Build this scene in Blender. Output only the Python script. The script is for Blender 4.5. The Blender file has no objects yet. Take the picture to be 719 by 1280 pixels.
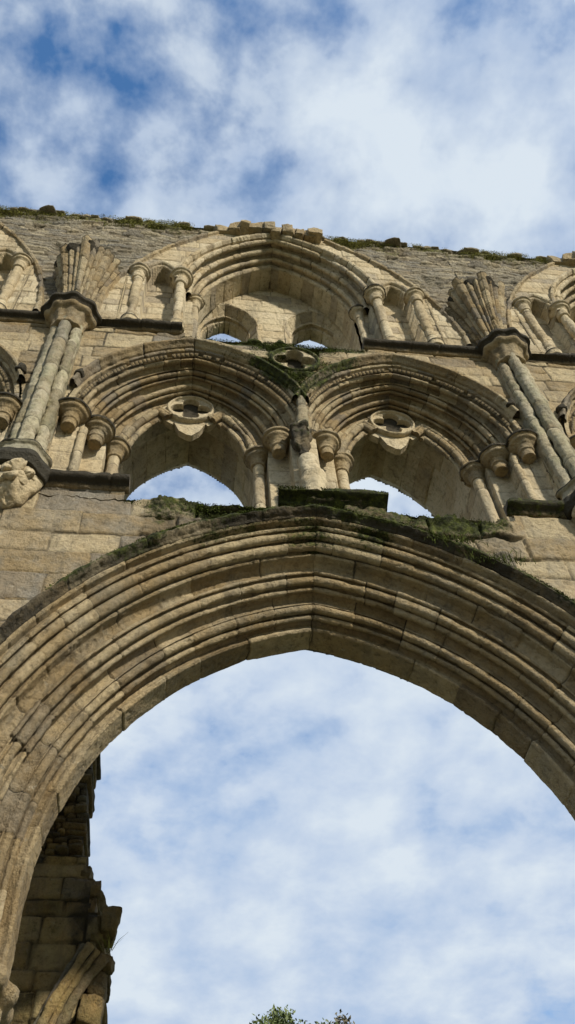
import bpy, math, random
import numpy as np
from mathutils import Vector, Matrix
SC = bpy.context.scene; COL = SC.collection
R = math.radians
rng = np.random.default_rng(11); random.seed(5)

# ------------------------------------------------------------------ noise
def _h(i, j, k, s):
    n = i*np.uint32(374761393)+j*np.uint32(668265263)+k*np.uint32(2147483647)+np.uint32((s*1274126177) & 0xffffffff)
    n = (n ^ (n >> np.uint32(13)))*np.uint32(1274126177)
    n = (n ^ (n >> np.uint32(16)))*np.uint32(2246822519)
    return ((n >> np.uint32(8)) & np.uint32(0xffffff)).astype(np.float32)*np.float32(1/16777215.0)
def vnoise(x, y, z, s=0):
    x, y, z = np.broadcast_arrays(np.asarray(x, np.float32), np.asarray(y, np.float32), np.asarray(z, np.float32))
    xf, yf, zf = np.floor(x), np.floor(y), np.floor(z)
    fx, fy, fz = x-xf, y-yf, z-zf
    xi, yi, zi = [q.astype(np.int32).view(np.uint32) for q in (np.ascontiguousarray(xf), np.ascontiguousarray(yf), np.ascontiguousarray(zf))]
    fx = fx*fx*(3-2*fx); fy = fy*fy*(3-2*fy); fz = fz*fz*(3-2*fz); o = np.uint32(1); old = np.seterr(over='ignore')
    def ln(a, b):
        p = _h(xi, a, b, s); return p+(_h(xi+o, a, b, s)-p)*fx
    def pl(b):
        p = ln(yi, b); return p+(ln(yi+o, b)-p)*fy
    p = pl(zi); return (p+(pl(zi+o)-p)*fz)*2-1
def fbm(P, sc, o=4, s=0, g=.5):
    x, y, z = P[..., 0]*sc, P[..., 1]*sc, P[..., 2]*sc
    r = 0; a = 1; t = 0
    for k in range(o):
        r = r + a*vnoise(x, y, z, s+k*7); t += a; a *= g
        x, y, z = x*2.03+3.1, y*2.03+1.7, z*2.03+5.3
    return r/t
def sst(e0, e1, x):
    t = np.clip((x-e0)/(e1-e0), 0, 1); return t*t*(3-2*t)

# ------------------------------------------------------------------ materials
def mat(name): 
    m = bpy.data.materials.new(name); m.use_nodes = True
    nt = m.node_tree; b = nt.nodes['Principled BSDF']
    return m, nt, b
def N(nt, typ, **kw):
    n = nt.nodes.new(typ)
    for k, v in kw.items(): setattr(n, k, v)
    return n
def ramp(nt, fac, stops):
    r = N(nt, 'ShaderNodeValToRGB'); e = r.color_ramp.elements
    while len(e) < len(stops): e.new(.5)
    for q, (p, c) in zip(e, stops):
        q.position = p; q.color = (c[0], c[1], c[2], 1) if isinstance(c, tuple) else (c, c, c, 1)
    nt.links.new(fac, r.inputs[0]); return r.outputs[0]
def mix(nt, fac, a, b, bt='MIX'):
    m = N(nt, 'ShaderNodeMix', data_type='RGBA', blend_type=bt)
    for s, v in ((m.inputs['Factor'], fac), (m.inputs['A'], a), (m.inputs['B'], b)):
        if isinstance(v, (int, float)): s.default_value = v
        elif isinstance(v, tuple): s.default_value = (*v, 1)
        else: nt.links.new(v, s)
    return m.outputs['Result']
def math_(nt, op, a, b=None, clamp=False):
    m = N(nt, 'ShaderNodeMath', operation=op, use_clamp=clamp)
    for i, v in enumerate((a, b)):
        if v is None: continue
        if isinstance(v, (int, float)): m.inputs[i].default_value = v
        else: nt.links.new(v, m.inputs[i])
    return m.outputs[0]
def noise(nt, vec, sc, det=5, rough=.6):
    n = N(nt, 'ShaderNodeTexNoise'); n.inputs['Scale'].default_value = sc
    n.inputs['Detail'].default_value = det; n.inputs['Roughness'].default_value = rough
    nt.links.new(vec, n.inputs['Vector']); return n.outputs['Fac']
def stone_mat(name, dark, mid, light, grey, greyamt=.35, bump=.5, green=.0, mosscol=((.018, .020, .009), (.045, .052, .014), (.105, .120, .025))):
    m, nt, b = mat(name)
    geo = N(nt, 'ShaderNodeNewGeometry'); pos = geo.outputs['Position']
    at = N(nt, 'ShaderNodeAttribute', attribute_name='wear'); sp = N(nt, 'ShaderNodeSeparateColor')
    nt.links.new(at.outputs['Color'], sp.inputs[0])
    tone, moss, dirt_shade = sp.outputs  # third channel: dirt, dark joints and some painted shade
    n1 = noise(nt, pos, .8, 4); n2 = noise(nt, pos, 4.5, 6, .65); n3 = noise(nt, pos, 24, 6, .7); n4 = noise(nt, pos, 95, 3, .7)
    f = math_(nt, 'ADD', math_(nt, 'MULTIPLY', tone, .48), math_(nt, 'ADD', math_(nt, 'MULTIPLY', n1, .24), math_(nt, 'MULTIPLY', n2, .42)))
    c = ramp(nt, f, [(.30, dark), (.54, mid), (.80, light)])
    g = ramp(nt, noise(nt, pos, 2.3, 7, .7), [(.46, 0.), (.64, 1.)])
    c = mix(nt, math_(nt, 'MULTIPLY', g, greyamt), c, grey)
    gb = ramp(nt, tone, [(.08, 1.), (.2, 0.)]); c = mix(nt, math_(nt, 'MULTIPLY', gb, .28), c, (.30, .305, .29))
    yb = ramp(nt, tone, [(.80, 0.), (.92, 1.)]); c = mix(nt, math_(nt, 'MULTIPLY', yb, .35), c, (.46, .37, .21))
    # pale lichen spots and ochre staining
    li = ramp(nt, noise(nt, pos, 11, 7, .75), [(.60, 0.), (.68, 1.)])
    c = mix(nt, math_(nt, 'MULTIPLY', li, .40), c, (.50, .47, .37))
    oc = ramp(nt, noise(nt, pos, 1.7, 5, .7), [(.52, 0.), (.72, 1.)])
    c = mix(nt, math_(nt, 'MULTIPLY', oc, .24), c, (.34, .21, .075))
    if green: 
        gr = ramp(nt, noise(nt, pos, 3.1, 6, .7), [(.45, 0.), (.62, 1.)])
        c = mix(nt, math_(nt, 'MULTIPLY', gr, green), c, (.20, .23, .09))
    sp3 = ramp(nt, n3, [(.30, .52), (.50, 1.)])
    c = mix(nt, .75, c, sp3, 'MULTIPLY')
    pit = ramp(nt, n4, [(.28, .45), (.42, 1.)])
    c = mix(nt, .6, c, pit, 'MULTIPLY')
    mp = N(nt, 'ShaderNodeMapping'); mp.inputs['Scale'].default_value = (5, 5, .7); nt.links.new(pos, mp.inputs['Vector'])
    st = ramp(nt, noise(nt, mp.outputs[0], 1.0, 6, .7), [(.50, 0.), (.66, 1.)])
    c = mix(nt, math_(nt, 'MULTIPLY', st, .45), c, (.13, .115, .085))
    n5 = noise(nt, pos, 9, 8, .75); cr = ramp(nt, n5, [(.36, .55), (.46, 1.)]); c = mix(nt, .8, c, cr, 'MULTIPLY')
    dn = math_(nt, 'ADD', dirt_shade, math_(nt, 'MULTIPLY', math_(nt, 'SUBTRACT', n3, .5), .7))
    bl = ramp(nt, math_(nt, 'MULTIPLY', dn, 1.0), [(.25, 0.), (.75, 1.)])
    c = mix(nt, math_(nt, 'MULTIPLY', bl, .93), c, (.032, .029, .022))
    mn = math_(nt, 'ADD', moss, math_(nt, 'MULTIPLY', math_(nt, 'SUBTRACT', n3, .5), 1.1))
    ml = ramp(nt, mn, [(.38, 0.), (.62, 1.)])
    mc = ramp(nt, noise(nt, pos, 15, 5, .7), [(.36, mosscol[0]), (.52, mosscol[1]), (.68, mosscol[2])])
    c = mix(nt, ml, c, mc)
    nt.links.new(c, b.inputs['Base Color']); b.inputs['Roughness'].default_value = .92
    b.inputs['Specular IOR Level'].default_value = .2
    hgt = math_(nt, 'ADD', math_(nt, 'MULTIPLY', n3, 1.0), math_(nt, 'MULTIPLY', n4, .35))
    hgt = math_(nt, 'ADD', hgt, math_(nt, 'MULTIPLY', n2, 1.2)); hgt = math_(nt, 'ADD', hgt, math_(nt, 'MULTIPLY', n5, 1.0))
    bp = N(nt, 'ShaderNodeBump'); bp.inputs['Strength'].default_value = bump; bp.inputs['Distance'].default_value = .045
    nt.links.new(hgt, bp.inputs['Height']); nt.links.new(bp.outputs[0], b.inputs['Normal'])
    return m
M = {}
M['stone'] = stone_mat('limestone', (.175, .122, .058), (.350, .262, .140), (.500, .405, .250), (.265, .245, .190), .45, .8)
M['pale'] = stone_mat('pale_limestone', (.36, .275, .155), (.50, .405, .250), (.60, .515, .355), (.40, .36, .275), .22, .65)
M['shaft'] = stone_mat('lichened_limestone', (.22, .175, .10), (.38, .32, .21), (.52, .47, .34), (.30, .29, .22), .6, .8, .25)
M['rubble'] = stone_mat('rubble_limestone', (.17, .135, .085), (.30, .255, .175), (.42, .37, .27), (.27, .25, .20), .6, 1., 0., ((.05, .048, .022), (.125, .12, .04), (.22, .21, .06)))
M['tan'] = stone_mat('ashlar_limestone', (.165, .118, .058), (.31, .235, .13), (.41, .335, .215), (.225, .215, .18), .55, .7)
M['ochre'] = stone_mat('ochre_limestone', (.13, .09, .04), (.33, .225, .09), (.46, .34, .16), (.20, .17, .11), .5, 1., .2)

# ------------------------------------------------------------------ mesh helpers
def setattr_col(me, W):
    a = me.color_attributes.new('wear', 'FLOAT_COLOR', 'POINT')
    b = np.ones((len(W), 4), np.float32); b[:, :3] = np.clip(W, 0, 1)
    a.data.foreach_set('color', b.ravel())
def build(name, parts, m, parent=None, smooth=True):
    """parts: list of (V(n,3), F(k,4) or (k,3) int, W(n,3))  -> one mesh object"""
    Vs, Fs, Ws = [], [], []; o = 0
    for V, F, W in parts:
        Vs.append(V.reshape(-1, 3)); Ws.append(np.broadcast_to(W, (len(Vs[-1]), 3)))
        if len(F): Fs.append(np.asarray(F)+o)
        o += len(Vs[-1])
    V = np.concatenate(Vs); W = np.concatenate(Ws)
    me = bpy.data.meshes.new(name)
    nl = [f.size for f in Fs]; loops = np.concatenate([f.ravel() for f in Fs]).astype(np.int32)
    sizes = np.concatenate([np.full(len(f), f.shape[1]) for f in Fs]).astype(np.int32)
    me.vertices.add(len(V)); me.vertices.foreach_set('co', V.astype(np.float32).ravel())
    me.loops.add(len(loops)); me.loops.foreach_set('vertex_index', loops)
    me.polygons.add(len(sizes)); st = np.concatenate([[0], np.cumsum(sizes)[:-1]]).astype(np.int32)
    me.polygons.foreach_set('loop_start', st)
    try: me.polygons.foreach_set('loop_total', sizes)
    except Exception: pass
    me.update(calc_edges=True)
    if smooth: me.polygons.foreach_set('use_smooth', np.ones(len(sizes), bool))
    setattr_col(me, W)
    me.materials.append(m)
    ob = bpy.data.objects.new(name, me); COL.objects.link(ob)
    if parent: ob.parent = parent
    return ob
def gridF(n, k, mask=None, flip=False, wrap=False):
    i, j = np.meshgrid(np.arange(n-1), np.arange(k if wrap else k-1), indexing='ij')
    j2 = (j+1) % k
    a, b, c, d = i*k+j, (i+1)*k+j, (i+1)*k+j2, i*k+j2
    F = np.stack([a, b, c, d], -1)
    if mask is not None:
        ok = mask[i, j] & mask[i+1, j] & mask[i+1, j2] & mask[i, j2]; F = F[ok]
    F = F.reshape(-1, 4)
    return F[:, ::-1] if flip else F
def normals(P, wrap=False):
    ds = np.gradient(P, axis=0)
    if wrap:
        Q = np.concatenate([P[:, -1:], P, P[:, :1]], 1); dk = (Q[:, 2:]-Q[:, :-2])/2
    else: dk = np.gradient(P, axis=1)
    n = np.cross(ds, dk); l = np.linalg.norm(n, axis=-1, keepdims=True); return n/np.maximum(l, 1e-9)

def prof_build(items, step=.010):
    """items: ('L',y,r,h) | ('R',y,r,h,rad,a0,a1) | ('O',)   returns y,r,h,order,cav(0..1 groove)"""
    pts = []; o = 0
    for it in items:
        if it[0] == 'O': o += 1
        elif it[0] == 'L': pts.append((it[1], it[2], it[3], o))
        else:
            _, y, r, h, rad, a0, a1 = it
            for a in np.linspace(R(a0), R(a1), 10): pts.append((y+rad*math.cos(a), r+rad*math.sin(a), h+rad*math.sin(a), o))
    p = np.array(pts); d = np.hypot(np.diff(p[:, 0]), np.diff(p[:, 1])); t = np.concatenate([[0], np.cumsum(np.maximum(d, 1e-5))])
    n = max(4, int(t[-1]/step)); q = np.linspace(0, t[-1], n)
    y, r, h = [np.interp(q, t, p[:, i]) for i in range(3)]
    od = p[np.clip(np.searchsorted(t, q), 0, len(p)-1), 3].astype(int)
    # cavity: how far behind the local mean line
    k = 9; pad = lambda v: np.pad(v, k, mode='edge'); ker = np.ones(2*k+1)/(2*k+1)
    ym = np.convolve(pad(y), ker, 'valid'); rm = np.convolve(pad(r), ker, 'valid')
    cav = ((y-ym)+(r-rm))*.707
    return y, r, h, od, cav

def diag(p0, p1, feats):
    """mouldings strung along the chord p0-p1 (y, r, h); feats: ('r', d, rad) roll, ('q', d, depth) groove, ('f', d, out) fillet edge, 'O' new order"""
    p0, p1 = np.array(p0, float), np.array(p1, float); v = p1[:2]-p0[:2]; Ld = np.hypot(*v); u = v/Ld; nn = np.array([u[1], -u[0]])
    if nn[0] > 0: nn = -nn
    o = []
    def add(d, e):
        q = p0[:2]+u*d+nn*e; hh = p0[2]+(p1[2]-p0[2])*d/Ld+nn[1]*e; o.append(('L', q[0], q[1], hh))
    for ft in feats:
        if ft == 'O': o.append(('O',)); continue
        k, d, w = ft
        if k == 'r':
            for a in np.linspace(R(-25), R(205), 11): add(d-w*math.cos(a), w*math.sin(a))
        elif k == 'q': add(d, -w)
        else: add(d, w)
    return o
def sweep(name, prof, X0, zs, m, parent=None, jl=(.28, .42), ds=.013, smax=1., smin=0., stilt=None, sides=(-1, 1), seed=0,
          ero=.008, loss=.02, dirt_shade=None, moss=None, flip=False, tonespan=1., jd=.010, extra=None):
    y, a, h, od, cav = prof
    c = (h*h-a*a)/(2*a); Rr = a+c; thm = np.arctan2(h, c)
    parts = []
    for sd in sides:
        L = float((Rr*thm).max()); rs = np.random.default_rng(seed*10+sd+2)
        ns = max(8, int(L*(smax-smin)/ds)); s = np.linspace(smin, smax, ns)
        ang = s[:, None]*thm[None]
        X = sd*(Rr*np.cos(ang)-c); Z = zs+Rr*np.sin(ang)
        arc = ang*Rr
        if stilt is not None and zs-stilt > .02:
            nz = max(3, int((zs-stilt)/ds)); zz = np.linspace(stilt, zs, nz)[:-1]
            X = np.concatenate([np.broadcast_to(sd*a, (nz-1, len(a))), X]); Z = np.concatenate([np.broadcast_to(zz[:, None], (nz-1, len(a))), Z])
            arc = np.concatenate([np.broadcast_to((zz-zs)[:, None], (nz-1, len(a))), arc])
        n = len(X); k = len(a)
        P = np.stack([X+X0, np.broadcast_to(y, (n, k)), Z], -1)
        nr = normals(P)*(1 if sd > 0 else -1)
        if flip: nr = -nr
        # voussoir joints per order
        jdist = np.full((n, k), 9.); tone = np.zeros((n, k)); off = np.zeros((n, k))
        for o in np.unique(od):
            idx = np.where(od == o)[0]; kk = idx[len(idx)//2]
            A = arc[:, idx]*(arc[-1, kk]/np.maximum(arc[-1, idx], 1e-6))[None]
            e = [A.min()-rs.uniform(0, .3)]
            while e[-1] < A.max()+.5: e.append(e[-1]+rs.uniform(*jl))
            e = np.array(e)
            if smax >= 1: 
                q = np.argmin(abs(e-A.max())); e[q] = A.max(); 
            tn = rs.uniform(0, 1, len(e)); of = rs.normal(0, 1, len(e))
            w = A+.012*vnoise(P[:, idx, 0]*9, P[:, idx, 1]*9, P[:, idx, 2]*9, 3)
            q = np.clip(np.searchsorted(e, w)-1, 0, len(e)-2)
            jdist[:, idx] = np.minimum(w-e[q], e[q+1]-w); tone[:, idx] = tn[q]; off[:, idx] = of[q]
        jw = .006+.010*np.clip(fbm(P, 5, 2, 41), 0, 1)
        j = 1-sst(jw*.4, jw*1.5, jdist)
        gap = sst(.0, .5, fbm(P, 2.2, 3, 55)+.25)
        e1 = fbm(P, 7, 4, seed); e2 = fbm(P, 2.5, 4, seed+9); e3 = fbm(P, 30, 3, 5)
        ls = np.clip(e2-.28, 0, 1)
        disp = off*.0034 - j*jd*(.35+.9*gap) + e1*ero + e3*.003 - ls*loss*3 - sst(.35, .6, fbm(P, 16, 3, 19))*.010
        P2 = P + nr*disp[..., None]
        if smax >= 1: P2[-1, :, 0] = X0
        W = np.zeros((n, k, 3)); W[..., 0] = .5+(tone-.5)*tonespan
        W[..., 2] = np.clip(j*.5*(.3+gap), 0, 1)
        if dirt_shade is not None: W[..., 2] += dirt_shade(P, s, y, a)
        if moss is not None: W[..., 1] += moss(P, s, y, a)
        parts.append((P2, gridF(n, k, None, flip=(sd > 0) == flip), W.reshape(-1, 3)))
    if extra: parts += extra
    return build(name, parts, m, parent)

def arch_h(a, h, dx):
    """height of the two-centred arch (half span a, rise h) at |dx|; -1 outside"""
    c = (h*h-a*a)/(2*a); Rr = a+c
    q = Rr*Rr-(abs(dx)+c)**2
    return np.where(abs(dx) < a, np.sqrt(np.maximum(q, 0)), -1.)

def courses(X, Z, hr, lr, seed, warp=.012):
    rs = np.random.default_rng(seed)
    P = np.stack([X, 0*X, Z], -1)
    Zw = Z+warp*fbm(P, 1.7, 3, seed); Xw = X+warp*fbm(P, 2.1, 3, seed+3)
    z0, z1 = Zw.min()-.1, Zw.max()+.1; e = [z0]
    while e[-1] < z1: e.append(e[-1]+rs.uniform(*hr))
    e = np.array(e); row = np.clip(np.searchsorted(e, Zw)-1, 0, len(e)-2)
    dz = np.minimum(Zw-e[row], e[row+1]-Zw); dx = np.full(X.shape, 9.); tn = np.zeros(X.shape); of = np.zeros(X.shape); tl = np.zeros(X.shape)
    for r in np.unique(row):
        mk = row == r; x = Xw[mk]; b = [x.min()-rs.uniform(0, .5)]
        while b[-1] < x.max()+.01: b.append(b[-1]+rs.uniform(*lr))
        b = np.array(b); q = np.clip(np.searchsorted(b, x)-1, 0, max(0, len(b)-2))
        dx[mk] = np.minimum(x-b[q], b[np.minimum(q+1, len(b)-1)]-x)
        tn[mk] = rs.uniform(0, 1, len(b))[q]; of[mk] = rs.normal(0, 1, len(b))[q]; tl[mk] = rs.normal(0, 1, len(b))[q]*(Zw[mk]-e[r])
    return np.minimum(dz, dx), tn, of, tl

def face(name, x0, x1, z0, z1, yf, hr, lr, m, parent=None, hole=None, cell=.0125, rel=.006, jd=.014, ero=.006, seed=0, dirt_shade=None, moss=None,
         rough=None, flip=False, axis='x', jw=.008, extra=None, tones=1.):
    nx = int((x1-x0)/cell)+2; nz = int((z1-z0)/cell)+2
    X, Z = np.meshgrid(np.linspace(x0, x1, nx), np.linspace(z0, z1, nz), indexing='ij')
    jdist, tn, of, tl = courses(X, Z, hr, lr, seed)
    Y0 = yf(X, Z) if callable(yf) else np.full(X.shape, float(yf))
    P = np.stack([X, Y0, Z], -1)
    if axis == 'y': P = np.stack([Y0, X, Z], -1)
    e1 = fbm(P, 6, 4, seed); e2 = fbm(P, 1.9, 4, seed+5); e3 = fbm(P, 28, 3, 2)
    w = jw*(1+1.2*np.clip(fbm(P, 4, 2, 8), -.5, 1)); j = 1-sst(w*.5, w*1.7+.004, jdist)
    am = 1. if rough is None else rough(X, Z)
    d = of*rel*am+tl*.02*am-j*jd*am+e1*ero*(am*1.5-.5)+e3*.003*am-np.clip(e2-.25, 0, 1)*.06*np.minimum(am, 2)
    sg = 1 if flip else -1
    if axis == 'x': P[..., 1] += sg*d
    else: P[..., 0] += sg*d
    W = np.zeros((nx, nz, 3)); W[..., 0] = .5+(tn-.5)*tones
    W[..., 2] = j*.55*sst(-.5, .3, e2+e1)
    if dirt_shade is not None: W[..., 2] += dirt_shade(X, Z)
    if moss is not None: W[..., 1] += moss(X, Z)
    mask = np.ones((nx, nz), bool) if hole is None else ~hole(X, Z)
    F = gridF(nx, nz, mask, flip=flip != (axis == 'y'))
    # drop unused verts
    used = np.zeros(nx*nz, bool); used[F.ravel()] = True; mp = np.cumsum(used)-1
    part = (P.reshape(-1, 3)[used], mp[F], W.reshape(-1, 3)[used])
    return build(name, [part]+(extra or []), m, parent)

def tube(path, rad, k=20, ero=.006, seed=0, jl=(.25, .45), jd=.010, a0=0, a1=2*math.pi, ref=(0, 1, 0), ds=.014, dirt_shade=0, caps=True, moss=0.):
    """path Nx3; returns a part"""
    path = np.array(path, float); d = np.linalg.norm(np.diff(path, axis=0), axis=1); t = np.concatenate([[0], np.cumsum(d)])
    n = max(4, int(t[-1]/ds)); q = np.linspace(0, t[-1], n)
    C = np.stack([np.interp(q, t, path[:, i]) for i in range(3)], -1)
    rr = np.interp(q, t, rad) if not np.isscalar(rad) else np.full(n, rad)
    T = np.gradient(C, axis=0); T /= np.linalg.norm(T, axis=1, keepdims=True)
    U = np.cross(np.broadcast_to(ref, T.shape), T); U /= np.maximum(np.linalg.norm(U, axis=1, keepdims=True), 1e-6); Vv = np.cross(T, U)
    A = np.linspace(0, 2*math.pi, k, endpoint=False)
    dirs = U[:, None]*np.cos(A)[None, :, None]+Vv[:, None]*np.sin(A)[None, :, None]
    P = C[:, None]+dirs*rr[:, None, None]
    rs = np.random.default_rng(seed+77); e = [-rs.uniform(0, .2)]
    while e[-1] < t[-1]+.1: e.append(e[-1]+rs.uniform(*jl))
    e = np.array(e); w = q[:, None]+.02*vnoise(P[..., 0]*8, P[..., 1]*8, P[..., 2]*8, 3)
    i = np.clip(np.searchsorted(e, w)-1, 0, len(e)-2); jd_ = np.minimum(w-e[i], e[i+1]-w)
    j = 1-sst(.004, .02, jd_); of = rs.normal(0, 1, len(e))[i]; tn = rs.uniform(0, 1, len(e))[i]
    e1 = fbm(P, 8, 4, seed); e2 = fbm(P, 3, 3, seed+4)
    P = P+dirs*(e1*ero*1.6+of*.0015-j*jd*.7-np.clip(e2-.25, 0, 1)*.06-sst(.35, .6, fbm(P, 16, 3, 19))*.008)[..., None]
    W = np.zeros((n, k, 3)); W[..., 0] = tn; W[..., 2] = j*.6+dirt_shade; W[..., 1] = moss
    V = P.reshape(-1, 3); W = W.reshape(-1, 3); F = gridF(n, k, None, flip=True, wrap=True)
    parts = [(V, F, W)]
    if caps:
        for row, c in ((0, C[0]), (n-1, C[-1])):
            ring = P[row]; VV = np.concatenate([ring, c[None]]); ii = np.arange(k)
            FF = np.stack([ii, (ii+1) % k, np.full(k, k)], -1)
            if row: FF = FF[:, ::-1]
            WW = np.zeros((k+1, 3)); WW[:, 0] = .3; WW[:, 2] = .35
            parts.append((VV, FF[:, ::-1], WW))
    return parts

def lathe(cx, cy, prof, k=48, lobes=0, lamp=0., sx=1., sy=1., ero=.008, seed=0, dirt_shade=None, moss=None, step=.012, tone=.5, a0=0.):
    """prof list (r,z)"""
    p = np.array(prof, float); d = np.hypot(*np.diff(p, axis=0).T); t = np.concatenate([[0], np.cumsum(np.maximum(d, 1e-6))])
    q = np.linspace(0, t[-1], max(4, int(t[-1]/step))); r = np.interp(q, t, p[:, 0]); z = np.interp(q, t, p[:, 1])
    A = np.linspace(0, 2*math.pi, k, endpoint=False)+a0
    lf = 1+lamp*np.cos(lobes*A) if lobes else np.ones(k)
    P = np.stack([cx+sx*r[:, None]*np.cos(A)*lf, cy+sy*r[:, None]*np.sin(A)*lf, np.broadcast_to(z[:, None], (len(z), k))], -1)
    e1 = fbm(P, 9, 4, seed); e2 = fbm(P, 4, 3, seed+1)
    nn = -normals(P, True)
    # make normals point outward
    out = np.stack([P[..., 0]-cx, P[..., 1]-cy, 0*P[..., 2]], -1); sg = np.sign((nn*out).sum(-1).mean()) or 1
    P = P+nn*sg*(e1*ero-np.clip(e2-.3, 0, 1)*.07)[..., None]
    W = np.zeros(P.shape); W[..., 0] = tone+.3*e2
    if dirt_shade: W[..., 2] += dirt_shade(P, r[:, None])
    if moss: W[..., 1] += moss(P, r[:, None])
    up = z[-1] > z[0]
    return (P, gridF(len(z), k, None, flip=up, wrap=True), W.reshape(-1, 3))

def _cube(n):
    vs = {}; V = []; F = []
    def vid(p):
        key = tuple(np.round(p, 5))
        if key not in vs: vs[key] = len(V); V.append(p)
        return vs[key]
    g = np.linspace(-1, 1, n+1)
    for ax in range(3):
        for sg in (-1, 1):
            for i in range(n):
                for j in range(n):
                    q = []
                    for a, b in ((i, j), (i+1, j), (i+1, j+1), (i, j+1)):
                        p = np.zeros(3); p[ax] = sg; p[(ax+1) % 3] = g[a]; p[(ax+2) % 3] = g[b]; q.append(vid(p))
                    F.append(q if sg > 0 else q[::-1])
    return np.array(V), np.array(F)
CUBES = {n: _cube(n) for n in (6, 10, 16)}
def rock(c, half, n=10, seed=0, rough=.12, rnd=.25, rot=(0, 0, 0), tone=.5, dirt_shade=0., moss=0., mtop=0.):
    V, F = CUBES[n]; V = V.copy()
    ln = np.linalg.norm(V, axis=1, keepdims=True); mx = abs(V).max(1, keepdims=True)
    V = V*(1-rnd)+V/ln*rnd*1.15
    H = np.array(half); P = V*H
    m_ = Matrix.Rotation(rot[2], 3, 'Z') @ Matrix.Rotation(rot[1], 3, 'Y') @ Matrix.Rotation(rot[0], 3, 'X')
    P = P@np.array(m_).T+np.array(c)
    s = float(min(half))
    nz = np.stack([fbm(P, .9/s*.5, 3, seed+q) for q in (0, 11, 23)], -1)
    P = P+nz*rough*s*3+np.stack([fbm(P, 14, 3, seed+q) for q in (5, 16, 27)], -1)*min(.02, s*.12)
    W = np.zeros((len(P), 3)); W[:, 0] = tone; W[:, 2] = dirt_shade; W[:, 1] = moss+mtop*np.clip(V[:, 2], 0, 1)
    return (P, F, W)
def box(x0, x1, y0, y1, z0, z1, cell=.02, seed=0, ero=.005, tone=.5, dirt_shade=None, moss=None, faces='xXyYzZ', jl=None):
    """a box whose faces are fine grids, weathered"""
    parts = []
    def add(o, u, v, nrm):
        lu, lv = np.linalg.norm(u), np.linalg.norm(v); a = max(2, int(lu/cell)+1); b = max(2, int(lv/cell)+1)
        A, B = np.meshgrid(np.linspace(0, 1, a), np.linspace(0, 1, b), indexing='ij')
        P = np.array(o)+A[..., None]*u+B[..., None]*v
        e = fbm(P, 9, 4, seed); e2 = fbm(P, 2.6, 3, seed+3); tn = np.full(A.shape, tone); j = 0
        if jl is not None:
            jdist, tn, of, tl = courses(P[..., 0]+P[..., 1], P[..., 2], jl[0], jl[1], seed+5); j = 1-sst(.004, .014, jdist)
        P = P+np.array(nrm)*(e*ero-np.clip(e2-.25, 0, 1)*.05*(ero/.005)-j*.008)[..., None]
        W = np.zeros(P.shape); W[..., 0] = tn; W[..., 2] = j*.5
        if dirt_shade: W[..., 2] += dirt_shade(P)
        if moss: W[..., 1] += moss(P)
        parts.append((P, gridF(a, b), W.reshape(-1, 3)))
    dx, dy, dz = x1-x0, y1-y0, z1-z0; X = np.array([dx, 0, 0]); Y = np.array([0, dy, 0]); Z = np.array([0, 0, dz])
    if 'y' in faces: add((x0, y0, z0), X, Z, (0, -1, 0))
    if 'Y' in faces: add((x0, y1, z0), Z, X, (0, 1, 0))
    if 'x' in faces: add((x0, y0, z0), Z, Y, (-1, 0, 0))
    if 'X' in faces: add((x1, y0, z0), Y, Z, (1, 0, 0))
    if 'z' in faces: add((x0, y0, z0), Y, X, (0, 0, -1))
    if 'Z' in faces: add((x0, y0, z1), X, Y, (0, 0, 1))
    return parts

def tag(o, label=None, cat=None, kind=None, group=None):
    if label: o['label'] = label
    if cat: o['category'] = cat
    if kind: o['kind'] = kind
    if group: o['group'] = group
    return o
def empty(name, loc):
    o = bpy.data.objects.new(name, None); COL.objects.link(o); o.location = loc; return o

# ================================================================== the abbey wall
wall = empty('ruined_abbey', (0, 0, 0))
tag(wall, 'tall roofless limestone abbey wall, one great pointed arch below two tiers of smaller arches', 'ruined abbey')
ZS = 5.06; CM = .58; A0 = 2.277; R0 = A0+CM
XT = 1.32; ZT = 10.5           # triforium arches
XC = -.09; ZC = 14.5           # clerestory
TH = 1.85
bay = []                        # parts copied to the neighbouring bays

# ---------- main arch
def mh(r): return math.sqrt((R0+r)**2-CM**2)
def L(y, r): return ('L', y, A0+r, mh(r))
def Ro(y, r, rad, a0, a1): return ('R', y, A0+r, mh(r), rad, a0, a1)
O = ('O',)
dg = diag((.045, A0+.745, mh(.745)), (.765, A0+.03, mh(.03)), [
    ('q', .0, .03), 'O', ('f', .012, .02), ('f', .04, .02), ('q', .050, .03), ('r', .105, .045), ('q', .155, .045), ('r', .215, .052), ('q', .275, .02), 'O',
    ('f', .285, .022), ('f', .31, .022), ('q', .33, -.0), ('q', .37, .045), ('q', .42, .055), ('q', .455, .02), 'O', ('f', .462, .025), ('f', .482, .025), ('q', .495, .03), ('r', .550, .045), ('q', .605, .04),
    ('r', .640, .026), ('q', .672, .035), 'O', ('q', .70, .06), ('q', .745, .055), ('q', .765, .02), ('f', .775, .02), ('r', .825, .042), ('q', .875, .045), ('r', .912, .028), ('q', .945, .045), ('q', .985, .06), 'O', ('q', 1.005, .03)])
mainp = prof_build([L(-.015, .80), L(-.03, .785), L(-.01, .765)]+dg+[
    L(.755, .02), L(.775, .0), L(1.02, .0), L(1.05, .03), O, L(1.07, .08), L(1.25, .32), L(1.45, .55), L(1.66, .80), L(TH, .82)], .0075)
def mmoss(P, s, y, a):
    top = sst(7.9, 8.45, P[..., 2])*(a-A0 > .56)[None]*(.44+.65*fbm(P, 1.6, 3, 4))
    return np.clip(top, 0, 1)
def mdirt(P, s, y, a):
    return .34*np.clip(fbm(P, 1.1, 4, 31)+.1, 0, 1)
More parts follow.
